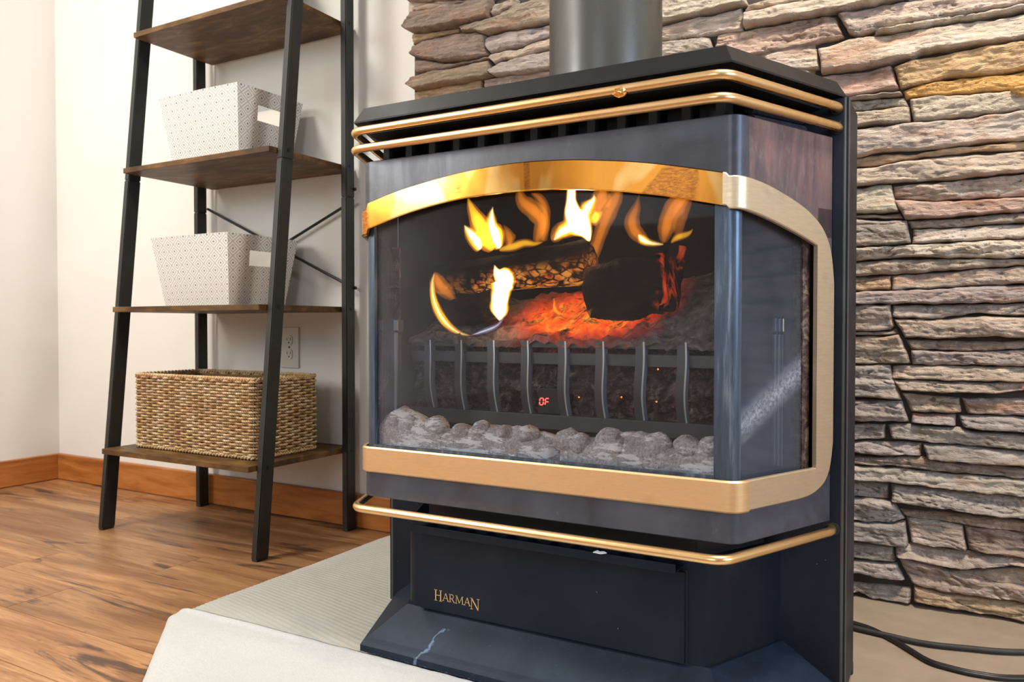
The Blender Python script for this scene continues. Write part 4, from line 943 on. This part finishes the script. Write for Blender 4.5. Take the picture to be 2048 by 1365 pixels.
# flue pipe
pz = [(0.903, 0.0985), (0.918, 0.0985), (0.9195, 0.1005), (0.9225, 0.1005), (0.924, 0.0955), (0.93, 0.0955), (1.6, 0.0955)]
pr = MB(); rings = []
for z, r_ in [(0.900, 0.0985)] + pz: rings.append([pr.bm.verts.new((-0.523 + r_ * math.cos(k * math.pi / 32), 1.252 + r_ * math.sin(k * math.pi / 32), z)) for k in range(64)])
for A_, B_ in zip(rings[:-1], rings[1:]):
    for k in range(64): pr.bm.faces.new((A_[k], A_[(k + 1) % 64], B_[(k + 1) % 64], B_[k]))
pr.bm.faces.new(rings[0][::-1])
fl = pr.build('flue_pipe', M_PIPE, None, True); attach(fl, stove)
attach(MB().tube([(-0.523, 1.252, 1.6), (-0.523, 1.252, ZC)], 0.0955, 48).build('flue_pipe', M_PIPE, None, True), stove)

# ---- lettering on the ash door: strokes of a serif face, small capitals
def stroke(m, x0, z0, x1, z1, wd, y=1.0134, d=0.0009):
    a = Vector((x0, z0)); b = Vector((x1, z1)); t = (b - a).normalized(); nn = Vector((-t.y, t.x)) * wd / 2
    q = [a + nn, b + nn, b - nn, a - nn]; f = [m.bm.verts.new((p.x, y - d, p.y)) for p in q]; g = [m.bm.verts.new((p.x, y + 0.0003, p.y)) for p in q]
    m.bm.faces.new(f); [m.bm.faces.new((f[i], f[(i + 1) % 4], g[(i + 1) % 4], g[i])) for i in range(4)]
TK, TN, SF = 0.0016, 0.0008, 0.0007
def serif(m, x, z, w_): stroke(m, x - w_ / 2, z, x + w_ / 2, z, SF)
def glyph(m, ch, x, z, h, w_):
    k = h / 0.0165
    if ch == 'H':
        for q in (x, x + w_): stroke(m, q, z, q, z + h, TK * k); serif(m, q, z + 0.0004, 0.0052 * k); serif(m, q, z + h - 0.0004, 0.0052 * k)
        stroke(m, x, z + h * .52, x + w_, z + h * .52, TN * k)
    if ch == 'A':
        ax = x + w_ / 2; stroke(m, x, z, ax, z + h, TN * k); stroke(m, x + w_, z, ax, z + h, TK * k); stroke(m, x + w_ * .22, z + h * .36, x + w_ * .78, z + h * .36, TN * k)
        serif(m, x, z + 0.0004, 0.0042 * k); serif(m, x + w_, z + 0.0004, 0.0048 * k)
    if ch == 'R':
        stroke(m, x, z, x, z + h, TK * k); serif(m, x, z + 0.0004, 0.005 * k); serif(m, x - 0.0006, z + h - 0.0004, 0.004 * k)
        pr_ = [(x, z + h - .0004)] + [(x + w_ * (.35 + .45 * math.cos(a)), z + h * .74 + h * .25 * math.sin(a)) for a in [R(90 - 30 * i) for i in range(7)]] + [(x, z + h * .49)]
        for a, b in zip(pr_[:-1], pr_[1:]): stroke(m, a[0], a[1], b[0], b[1], TN * 1.3 * k)
        stroke(m, x + w_ * .35, z + h * .5, x + w_, z, TK * k); serif(m, x + w_, z + 0.0004, 0.003 * k)
    if ch == 'M':
        stroke(m, x, z, x + w_ * .08, z + h, TN * k); stroke(m, x + w_, z, x + w_ * .92, z + h, TK * k); stroke(m, x + w_ * .08, z + h, x + w_ / 2, z + h * .1, TK * k); stroke(m, x + w_ / 2, z + h * .1, x + w_ * .92, z + h, TN * k)
        for q in (x, x + w_): serif(m, q, z + 0.0004, 0.0044 * k)
        serif(m, x + w_ * .04, z + h - .0004, .004 * k); serif(m, x + w_ * .96, z + h - .0004, .004 * k)
    if ch == 'N':
        stroke(m, x, z, x, z + h, TN * k); stroke(m, x + w_, z, x + w_, z + h, TN * k); stroke(m, x, z + h, x + w_, z, TK * k)
        serif(m, x, z + 0.0004, 0.0044 * k); serif(m, x - .0006, z + h - .0004, 0.004 * k); serif(m, x + w_, z + h - .0004, 0.0048 * k)
m = MB(); zl = 0.1268
for ch, x, h, w_, dz in (('H', -0.7095, 0.0175, 0.0095, -0.0005), ('A', -0.6955, 0.0125, 0.0098, 0.0015), ('R', -0.6822, 0.0125, 0.0080, 0.0015), ('M', -0.6710, 0.0125, 0.0122, 0.0015), ('A', -0.6555, 0.0125, 0.0098, 0.0015), ('N', -0.6425, 0.0175, 0.0120, -0.0025)): glyph(m, ch, x, zl + dz, h, w_)
lt = m.build('lettering', M_GOLD); sub(lt, dr)

# ------------------------------------------------------------------ firebox contents
GY = 1.10
grate = empty('fire_grate', (CX, GY, 0.358), 'dark iron fire grate with curved bars behind the stove glass', 'grate')
bars_px = [(862, 677, 872, 805), (924, 678, 933, 808), (989, 679, 999, 813), (1057, 680, 1066, 816), (1132, 680, 1140, 822), (1208, 681, 1214.5, 824), (1289, 682, 1293, 829), (1373, 682, 1378, 835)]
xs_b = []
for (x0, y0, x1, y1) in bars_px:
    a, b = onY(x0, y0, GY), onY(x1, y1, GY); xs_b.append((a[0], b[0]))
xs_b.append((xs_b[-1][0] + 0.064, xs_b[-1][1] + 0.063))
for (xa, xb) in xs_b:
    n = 10; vf = []
    m = MB(); e = MB()
    for k in range(n):
        t0, t1 = k / n, (k + 1) / n
        def at(t): xx = xa + 0.0016 * math.sin(t * 6.3) + (xb - xa - 0.002) * t; return xx, GY - 0.006 * math.sin(math.pi * t), 0.537 - 0.117 * t
        (p, py, pz_), (q, qy, qz) = at(t0), at(t1)
        for M_, w0, w1, yo in ((m, -0.0145, -0.0022, 0.0), (e, -0.0022, 0.0004, -0.0015)):
            v = [M_.bm.verts.new(c) for c in ((p + w0, py + yo, pz_), (p + w1, py + yo, pz_), (q + w1, qy + yo, qz), (q + w0, qy + yo, qz), (p + w0, py + 0.012, pz_), (p + w1, py + 0.012, pz_), (q + w1, qy + 0.012, qz), (q + w0, qy + 0.012, qz))]
            for f in ((0, 1, 2, 3), (7, 6, 5, 4), (1, 5, 6, 2), (4, 0, 3, 7)): M_.bm.faces.new([v[i] for i in f])
    br = m.build('bar', M_GRATE); attach(br, grate); ed = e.build('bar_edge', M_GRATE_E); sub(ed, br)
attach(MB().box(CX - 0.30, CX + 0.30, GY + 0.002, GY + 0.012, 0.500, 0.518, 0.001).box(CX - 0.30, CX + 0.30, GY + 0.002, GY + 0.010, 0.526, 0.537, 0.001).build('top_rail', M_GRATE), grate)
attach(MB().box(CX - 0.31, CX + 0.31, GY - 0.004, GY + 0.012, 0.398, 0.421, 0.001).build('bottom_rail', M_GRATE), grate)
attach(MB().box(CX - 0.31, CX + 0.31, GY + 0.006, GY + 0.010, 0.359, 0.398).build('skirt', M_BLACK), grate)
for sg in (-1, 1):
    ex = CX + sg * 0.318
    m = MB(); 
    prof = [(-.014, .36), (-.017, .40), (-.017, .44), (-.011, .49), (-.008, .545), (-.013, .55), (-.013, .572), (.010, .572), (.010, .55), (.006, .545), (.006, .36)]
    f = [m.bm.verts.new((ex + x, 1.075, z)) for x, z in prof]; g = [m.bm.verts.new((ex + x, 1.092, z)) for x, z in prof]; n = len(prof)
    m.bm.faces.new(f); m.bm.faces.new(g[::-1]); [m.bm.faces.new((f[i], f[(i + 1) % n], g[(i + 1) % n], g[i])) for i in range(n)]
    ep = m.build('end_post', M_GRATE); attach(ep, grate)
    sub(MB().box(ex + 0.004, ex + 0.010, 1.073, 1.0765, 0.375, 0.549, 0.0006).box(ex + 0.003, ex + 0.011, 1.073, 1.0765, 0.553, 0.570, 0.0006).build('end_post_edge', M_GRATE_E), ep)
# display reflected in the glass, built as a dark panel with glowing digits
dsp = attach(MB().box(*[onY(1078, 800, GY)[0] - 0.002, onY(1120, 800, GY)[0], GY + 0.001, GY + 0.006, 0.4225, 0.462], 0.0006).build('reflection_backing', M_VOID), grate)
def seg7(x, z, w_, h, segs):
    m = MB(); t = 0.0016; sl = 0.10
    def sg_(a, b):
        (xa, za), (xb, zb) = a, b; xa += sl * (za - z); xb += sl * (zb - z)
        d = Vector((xb - xa, zb - za)).normalized(); nn = Vector((-d.y, d.x)) * t / 2; A_ = Vector((xa, za)) + d * t * .5; B_ = Vector((xb, zb)) - d * t * .5
        q = [A_ + nn, B_ + nn, B_ - nn, A_ - nn]; m.bm.faces.new([m.bm.verts.new((p.x, GY - 0.0006, p.y)) for p in q]); m.bm.faces.new([m.bm.verts.new((p.x, GY + 0.0005, p.y)) for p in q])
    T = {'a': ((x, z + h), (x + w_, z + h)), 'b': ((x + w_, z + h), (x + w_, z + h / 2)), 'c': ((x + w_, z + h / 2), (x + w_, z)), 'd': ((x, z), (x + w_, z)), 'e': ((x, z + h / 2), (x, z)), 'f': ((x, z + h), (x, z + h / 2)), 'g': ((x, z + h / 2), (x + w_, z + h / 2))}
    for s_ in segs: sg_(*T[s_])
    return m.build('reflected_digit', M_LED_REFL)
dx0 = onY(1079, 803, GY); 
for k, sgs in enumerate(('abcdef', 'aefg')): sub(seg7(dx0[0] + k * 0.0098, dx0[2] - 0.0055, 0.0062, 0.0105, sgs), dsp)
# coal behind the bars
vs = []; nx_, nz_ = 130, 40
for j in range(nz_ + 1):
    for i in range(nx_ + 1):
        x = CX - 0.31 + 0.62 * i / nx_; z = 0.395 + 0.135 * j / nz_; d = 0.018 * abs(fbm(x * 38, z * 38, 3, 3)) + 0.008 * noise.noise(Vector((x * 90, z * 90, 1)))
        vs.append((x, GY + 0.036 - d, z))
fs = [(j * (nx_ + 1) + i, j * (nx_ + 1) + i + 1, (j + 1) * (nx_ + 1) + i + 1, (j + 1) * (nx_ + 1) + i) for j in range(nz_) for i in range(nx_)]
n0 = len(vs); vs += [(CX - 0.31, GY + 0.06, 0.395), (CX + 0.31, GY + 0.06, 0.395), (CX + 0.31, GY + 0.06, 0.53), (CX - 0.31, GY + 0.06, 0.53)]; fs.append((n0, n0 + 3, n0 + 2, n0 + 1))
coal = tag(mesh_obj('coal', vs, fs, M_COAL, None, False), 'brown burnt coals packed behind the grate bars', 'coal', kind='stuff')
for (px, py) in ((1316, 739), (1313, 804), (1243, 795), (1158, 795)):
    m = MB(); bmesh.ops.create_icosphere(m.bm, subdivisions=1, radius=0.0016)
    for v in m.bm.verts: v.co = v.co + Vector(onY(px, py, GY + 0.014))
    sub(m.build('spark', M_SPARK), coal)
# ember and ash bed
def bed(x, y):
    r1 = math.exp(-((x - (CX + 0.235)) / 0.10) ** 2) * 0.055 * max(0, min(1, (y - 1.11) / 0.08))
    back = 0.085 * max(0, min(1, (y - 1.12) / 0.16)) * (1 - 0.3 * abs(x - CX) / 0.3)
    return 0.541 + back + r1 + 0.010 * fbm(x * 22, y * 22, 2) + 0.004 * fbm(x * 70, y * 70, 8)
nx_, ny_ = 180, 70; vs = []; em = []
for j in range(ny_ + 1):
    for i in range(nx_ + 1):
        y = 1.098 + (1.330 - 1.098) * j / ny_; hw = 0.305 if y < 1.2 else 0.305 - (y - 1.2) * 0.35
        x = CX - hw + 2 * hw * i / nx_; z = bed(x, y) - (0.012 if j == 0 else 0)
        vs.append((x, y, z)); ex = (x - (CX - 0.005)) / 0.13; ez = (y - 1.20) / 0.075; em.append(max(0, min(1, 1.7 * math.exp(-(ex ** 2) ** 1.4 - ez * ez * 0.8) - 0.15)))
fs = [(j * (nx_ + 1) + i, j * (nx_ + 1) + i + 1, (j + 1) * (nx_ + 1) + i + 1, (j + 1) * (nx_ + 1) + i) for j in range(ny_) for i in range(nx_)]
eb = mesh_obj('ember_bed', vs, fs, M_ASH, None, True); tag(eb, 'glowing red embers and grey ash under the burning logs', 'embers', kind='stuff')
at_ = eb.data.attributes.new('ember', 'FLOAT', 'POINT'); at_.data.foreach_set('value', em)
# logs
def log(pts, radii, lab, emf, seed, sq=0.0, fl=1.0, mat=None):
    """charred log along points; radii per point; emf(x,y,z)->ember glow"""
    P = [Vector(p) for p in pts]; n = 26; N = 46; L = [0]
    for a, b in zip(P[:-1], P[1:]): L.append(L[-1] + (b - a).length)
    vs = []; em = []
    def atl(t):
        t *= L[-1]; i = max(k for k in range(len(L) - 1) if L[k] <= t + 1e-9); f = (t - L[i]) / (L[i + 1] - L[i]); return P[i].lerp(P[i + 1], f), radii[i] * (1 - f) + radii[i + 1] * f
    for i in range(N + 1):
        t = i / N; c, r_ = atl(t); a, _ = atl(max(0, t - .02)); b, _ = atl(min(1, t + .02)); d = (b - a).normalized(); u = d.cross(Vector((0, 0, 1))).normalized(); v = u.cross(d)
        end = min(1, min(t, 1 - t) / 0.025); 
        for k in range(n):
            an = k * 2 * math.pi / n; rad = r_ * (1 + 0.16 * noise.noise(Vector((math.cos(an) * 1.7, math.sin(an) * 1.7, t * 5 + seed))) + 0.05 * noise.noise(Vector((math.cos(an) * 7, math.sin(an) * 7, t * 30 + seed))))
            if sq: rad *= 1 / max(abs(math.cos(an)), abs(math.sin(an))) ** sq
            rad *= (0.82 + 0.18 * end)
            q = c + u * math.cos(an) * rad + v * math.sin(an) * rad * fl; vs.append(q); em.append(emf(q, an))
    fs = [(i * n + k, i * n + (k + 1) % n, (i + 1) * n + (k + 1) % n, (i + 1) * n + k) for i in range(N) for k in range(n)]
    fs.append(tuple(range(n - 1, -1, -1))); fs.append(tuple(N * n + k for k in range(n)))
    o = mesh_obj('log', vs, fs, mat or M_LOG, None, True); bm = bmesh.new(); bm.from_mesh(o.data); bmesh.ops.recalc_face_normals(bm, faces=bm.faces); bm.to_mesh(o.data); bm.free(); o.data.shade_smooth()
    a = o.data.attributes.new('ember', 'FLOAT', 'POINT'); a.data.foreach_set('value', em); tag(o, lab, 'log'); return o
q0, q1, q2 = onY(872, 560, 1.20), onY(1010, 548, 1.19), onY(1180, 522, 1.18)
log([q0, q1, q2], [0.026, 0.032, 0.036], 'charred log lying across the top of the fire, underside glowing', lambda q, an: max(0, min(1, (q0[2] + (q.x - q0[0]) * 0.06 + 0.004 - q.z) * 60)) * (1 if q.x > q1[0] - 0.05 else 0.25), 1.0)
q0, q1 = onY(1185, 590, 1.165), onY(1345, 560, 1.165)
log([q0, (q0 + q1) / 2, q1], [0.043, 0.050, 0.048], 'thick black log at the right of the fire, red at its end', lambda q, an: max(0, min(1, (q.x - q1[0] + 0.016 + 0.02 * noise.noise(q * 40)) * 45)) * 0.9, 4.0, 0.35, 0.98, M_LOG_RED)
q0, q1 = onY(900, 628, 1.142), onY(1000, 608, 1.142)
log([q0, (q0 + q1) / 2, q1], [0.021, 0.027, 0.026], 'short charred log in front at the left of the fire', lambda q, an: max(0, min(1, (q.x - q1[0] + 0.022) * 30)) * 0.35, 8.0, 0.3)
q0, q1 = onY(1345, 600, 1.22), onY(1362, 492, 1.22)
log([q0, q1], [0.010, 0.009], 'thin upright stick of wood glowing beside the thick log', lambda q, an: 0.55, 11.0, 0, 1.0, M_LOG_RED)
# fire
fire = empty('fire', (CX, 1.19, 0.56), 'orange and white flames rising from the logs inside the stove', 'fire')
FL1, FL2 = (840, 370, 4.267), (1100, 370, 4.265)
def flame(cr, spine, mats, Y, dr=0.55):
    ox, oy, sc = cr
    pts = np.array(spine, float); d = np.r_[0, np.cumsum(np.hypot(*np.diff(pts[:, :2], axis=0).T))]; n = 34; t = np.linspace(0, d[-1], n)
    fx, fy, fr = (curve(list(zip(d, pts[:, k]))) for k in range(3))
    for mi, (mat, k) in enumerate(mats):
        rings = []; N = 18; vs = []; outer = None if mi == 0 else outer
        for i, tt in enumerate(t):
            u = i / (n - 1); c = onY(ox + fx(tt) / sc, oy + fy(tt) / sc, Y); depth = float(np.dot(c - C0, FW)); hw = 1.22 * max(fr(tt), 2) / sc * depth / FPX * k
            a = onY(ox + fx(max(0, tt - 4)) / sc, oy + fy(max(0, tt - 4)) / sc, Y); b = onY(ox + fx(min(d[-1], tt + 4)) / sc, oy + fy(min(d[-1], tt + 4)) / sc, Y)
            dirv = Vector(b - a).normalized(); nv = Vector((dirv.z, 0, -dirv.x))
            e = math.sin(math.pi * min(1, max(0, u))) ** 0.25 if k < 1 else (math.sin(math.pi * u) ** 0.2 if 0 < u < 1 else 0)
            hw *= (e if 0 < u < 1 else 0.02) * (1 + 0.10 * noise.noise(Vector((u * 7, mi, hash(str(spine[0])) % 7))))
            yo = 0.008 * math.sin(u * 5 + ox + fx(0) * 0.1)
            for q in range(N):
                an = q * 2 * math.pi / N; vs.append(Vector(c) + nv * math.cos(an) * hw + Vector((0, yo + math.sin(an) * hw * dr, 0)))
        fs = [(i * N + q, i * N + (q + 1) % N, (i + 1) * N + (q + 1) % N, (i + 1) * N + q) for i in range(n - 1) for q in range(N)]
        fs.append(tuple(range(N - 1, -1, -1))); fs.append(tuple((n - 1) * N + q for q in range(N)))
        o = mesh_obj('flame' if mi == 0 else 'flame_core', vs, fs, mat, None, True); bm = bmesh.new(); bm.from_mesh(o.data); bmesh.ops.recalc_face_normals(bm, faces=bm.faces); bm.to_mesh(o.data); bm.free(); o.data.shade_smooth()
        if mi == 0: attach(o, fire); outer = o
        else: sub(o, outer)
OY = [(M_FO, 1.1), (M_FY, 0.72)]; OYW = [(M_FO, 1.1), (M_FY, 0.85), (M_FW, 0.5)]; O_ = [(M_FR, 1.15), (M_FO, 0.6)]; WW = [(M_FO, 1.12), (M_FY, 1.0), (M_FW, 0.86)]
flame(FL1, [(640, 560, 60), (560, 450, 90), (500, 350, 78), (460, 250, 52), (435, 160, 30), (425, 105, 6)], OY, 1.205)
flame(FL1, [(520, 550, 50), (460, 470, 60), (425, 400, 42), (398, 345, 8)], OYW, 1.190)
flame(FL1, [(700, 545, 60), (640, 440, 72), (595, 340, 52), (608, 260, 36), (638, 185, 5)], OYW, 1.195)
flame(FL1, [(770, 520, 30), (745, 440, 45), (742, 380, 28), (733, 340, 4)], O_, 1.21)
flame(FL1, [(690, 560, 22), (800, 530, 34), (880, 495, 30), (960, 500, 20), (1050, 485, 8)], OY, 1.19)
flame(FL1, [(1010, 500, 40), (1040, 390, 58), (1030, 300, 55), (960, 220, 62), (870, 140, 55), (850, 50, 40)], O_, 1.215)
flame(FL1, [(1060, 490, 40), (1085, 340, 34), (1070, 220, 34), (1010, 120, 34), (930, 50, 24)], O_, 1.23)
flame(FL1, [(1120, 470, 30), (1180, 430, 50), (1230, 350, 50), (1260, 270, 30)], O_, 1.22)
flame(FL1, [(100, 745, 16), (90, 840, 26), (118, 960, 32), (175, 1080, 38), (250, 1190, 36), (340, 1265, 24), (430, 1288, 8)], [(M_FO, 1.0), (M_FY, 0.8), (M_FW, 0.28)], 1.122)
flame(FL1, [(420, 1285, 6), (520, 1262, 14), (610, 1232, 20), (660, 1200, 18), (700, 1130, 10)], [(M_FB, 1.0), (M_FW, 0.35)], 1.118)
flame(FL1, [(290, 1000, 14), (230, 910, 52), (160, 810, 44), (110, 740, 12)], O_, 1.135)
flame(FL1, [(680, 1165, 14), (690, 1090, 74), (700, 990, 70), (705, 890, 78), (700, 800, 88), (640, 750, 45), (612, 675, 5)], WW, 1.120)
flame(FL1, [(720, 900, 40), (740, 840, 50), (770, 795, 22), (797, 760, 4)], WW, 1.118)
flame(FL2, [(345, 490, 22), (320, 410, 62), (260, 330, 98), (195, 240, 68), (168, 140, 44), (165, 30, 42), (165, -20, 30)], WW, 1.185)
flame(FL2, [(20, 470, 14), (90, 425, 40), (170, 370, 66), (230, 330, 70)], OYW, 1.18)
flame(FL2, [(270, 280, 50), (330, 210, 56), (368, 130, 34), (362, 75, 6)], OYW, 1.20)
flame(FL2, [(320, 290, 50), (400, 275, 50), (440, 250, 30), (455, 220, 5)], OY, 1.21)
flame(FL2, [(355, 720, 34), (380, 610, 46), (410, 480, 46), (440, 350, 50), (480, 220, 66), (550, 110, 62), (600, 20, 40)], O_, 1.215)
flame(FL2, [(420, 300, 40), (400, 180, 66), (440, 80, 70), (460, 20, 40)], O_, 1.225)
flame(FL2, [(860, 515, 22), (790, 455, 48), (710, 380, 50), (685, 290, 50), (725, 190, 34), (768, 70, 5)], O_, 1.175)
flame(FL2, [(960, 505, 14), (870, 500, 26), (790, 465, 34), (740, 420, 18)], OYW, 1.17)
flame(FL2, [(980, 505, 30), (1000, 380, 60), (1015, 260, 60), (1080, 150, 70), (1180, 90, 40)], O_, 1.20)
flame(FL2, [(1080, 460, 30), (1100, 330, 50), (1150, 200, 55), (1200, 100, 30)], [(M_FR, 1.0)], 1.21)
flame(FL2, [(1040, 500, 12), (1100, 450, 28), (1170, 410, 20), (1218, 365, 3)], OY, 1.215)
flame(FL2, [(10, 960, 8), (40, 1040, 14), (90, 1095, 16), (150, 1110, 6)], OY, 1.125)
flame(FL2, [(250, 1140, 10), (330, 1100, 18), (385, 1050, 6)], [(M_FO, 1.0)], 1.125)
pl_ = bpy.data.lights.new('fire_light', 'POINT'); pl_.energy = 1.2; pl_.color = (1, 0.38, 0.10); pl_.shadow_soft_size = 0.04
po = bpy.data.objects.new('fire_light', pl_); COL.objects.link(po); po.location = (CX, 1.155, 0.66)
# front ceramic log with stones
vs = []; nS, nA = 150, 22; q = []
for i in range(nS + 1):
    t = i / nS; x = -0.806 + 0.566 * t
    top = 0.407 + 0.006 * math.sin(t * 19) + 0.006 * noise.noise(Vector((x * 20, 0, 4)))
    if t < 0.06: top += 0.022 * (t / 0.06)
    elif t < 0.14: top += 0.022 * (1 - (t - 0.06) / 0.08)
    for k in range(nA + 1):
        a = math.pi * k / nA; y = 1.012 - math.cos(a) * 0.028; z = 0.3585 + (top - 0.3585) * math.sin(a) ** 0.5
        nn = 0.004 * fbm(x * 28, y * 28, z * 28) + 0.002 * noise.noise(Vector((x * 90, y * 90, z * 90)))
        sp = -0.022 * math.exp(-((x + 0.487) / 0.0045) ** 2)
        vs.append((x, y - nn - (sp if a < 1.5 else 0) , max(0.3582, z + nn + sp * math.sin(a))))
fs = [(i * (nA + 1) + k, i * (nA + 1) + k + 1, (i + 1) * (nA + 1) + k + 1, (i + 1) * (nA + 1) + k) for i in range(nS) for k in range(nA)]
cg = mesh_obj('ceramic_log', vs, fs, M_CERAMIC, None, True); tag(cg, 'ash grey ceramic log with rounded rocks along the bottom of the stove window', 'ceramic log')
rk = [(797, 838, 19, 20), (825, 845, 17, 14), (874, 850, 24, 20), (925, 862, 22, 16), (966, 857, 18, 17), (1012, 862, 16, 12), (1055, 866, 24, 15), (1135, 878, 26, 20), (1160, 885, 20, 18), (1222, 882, 30, 22), (1235, 890, 22, 20), (1314, 888, 26, 21), (1375, 890, 22, 17), (1420, 893, 18, 18)]
for k, (px, py, rx, rz) in enumerate(rk):
    c = Vector(onY(px, py + 3, 1.002)); m = MB(); bmesh.ops.create_icosphere(m.bm, subdivisions=4, radius=1)
    for v in m.bm.verts:
        nn = 1 + 0.16 * noise.noise(v.co * 1.3 + Vector((k * 7, 0, 0))) + 0.04 * noise.noise(v.co * 5 + Vector((k * 3, 0, 0))); v.co = Vector((v.co.x * rx / 1290 * nn * 1.05, v.co.y * 0.019 * nn, v.co.z * rz / 1290 * nn * 1.1))
        v.co = Matrix.Rotation(R(((k * 37) % 50) - 25), 3, 'Y') @ v.co + c
    o = m.build('rock', M_CERAMIC, None, True); attach(o, cg)

# ------------------------------------------------------------------ cables
def cable(pts, r, name, mat, lab, strands=1):
    P = [onZ(x, y, HZ + r + 0.0002) for x, y in pts]; P = [np.array(p) for p in P]
    out = []
    for i in range(len(P) - 1):
        a, b, c, d = P[max(i - 1, 0)], P[i], P[i + 1], P[min(i + 2, len(P) - 1)]
        for k in range(8):
            t = k / 8; out.append(0.5 * ((2 * b) + (c - a) * t + (2 * a - 5 * b + 4 * c - d) * t * t + (3 * b - a - 3 * c + d) * t ** 3))
    out.append(P[-1]); m = MB()
    if strands == 1: m.tube(out, r, 10)
    else:
        for s_ in (-1, 1):
            m.tube([(p[0] + 0.0, p[1] + s_ * r * 0.95, HZ + r + 0.0003) for p in out], r, 10)
    o = m.build(name, mat, None, True); tag(o, lab, 'cable'); return o
cable([(1560, 1195), (1640, 1218), (1691, 1242), (1740, 1258), (1785, 1280), (1820, 1301), (1855, 1322), (1890, 1334), (1960, 1350), (2048, 1357), (2300, 1350)], 0.0033, 'power_cable', M_CABLE, 'flat double black cord running forward across the hearth right of the stove', 2)
cb = cable([(1560, 1215), (1640, 1238), (1691, 1252), (1740, 1264), (1785, 1274), (1850, 1288), (1930, 1297), (2048, 1305), (2300, 1300)], 0.0046, 'power_cable', M_CABLE2, 'dusty round black cord behind the double one on the hearth')
cb.location.z = 0.0001
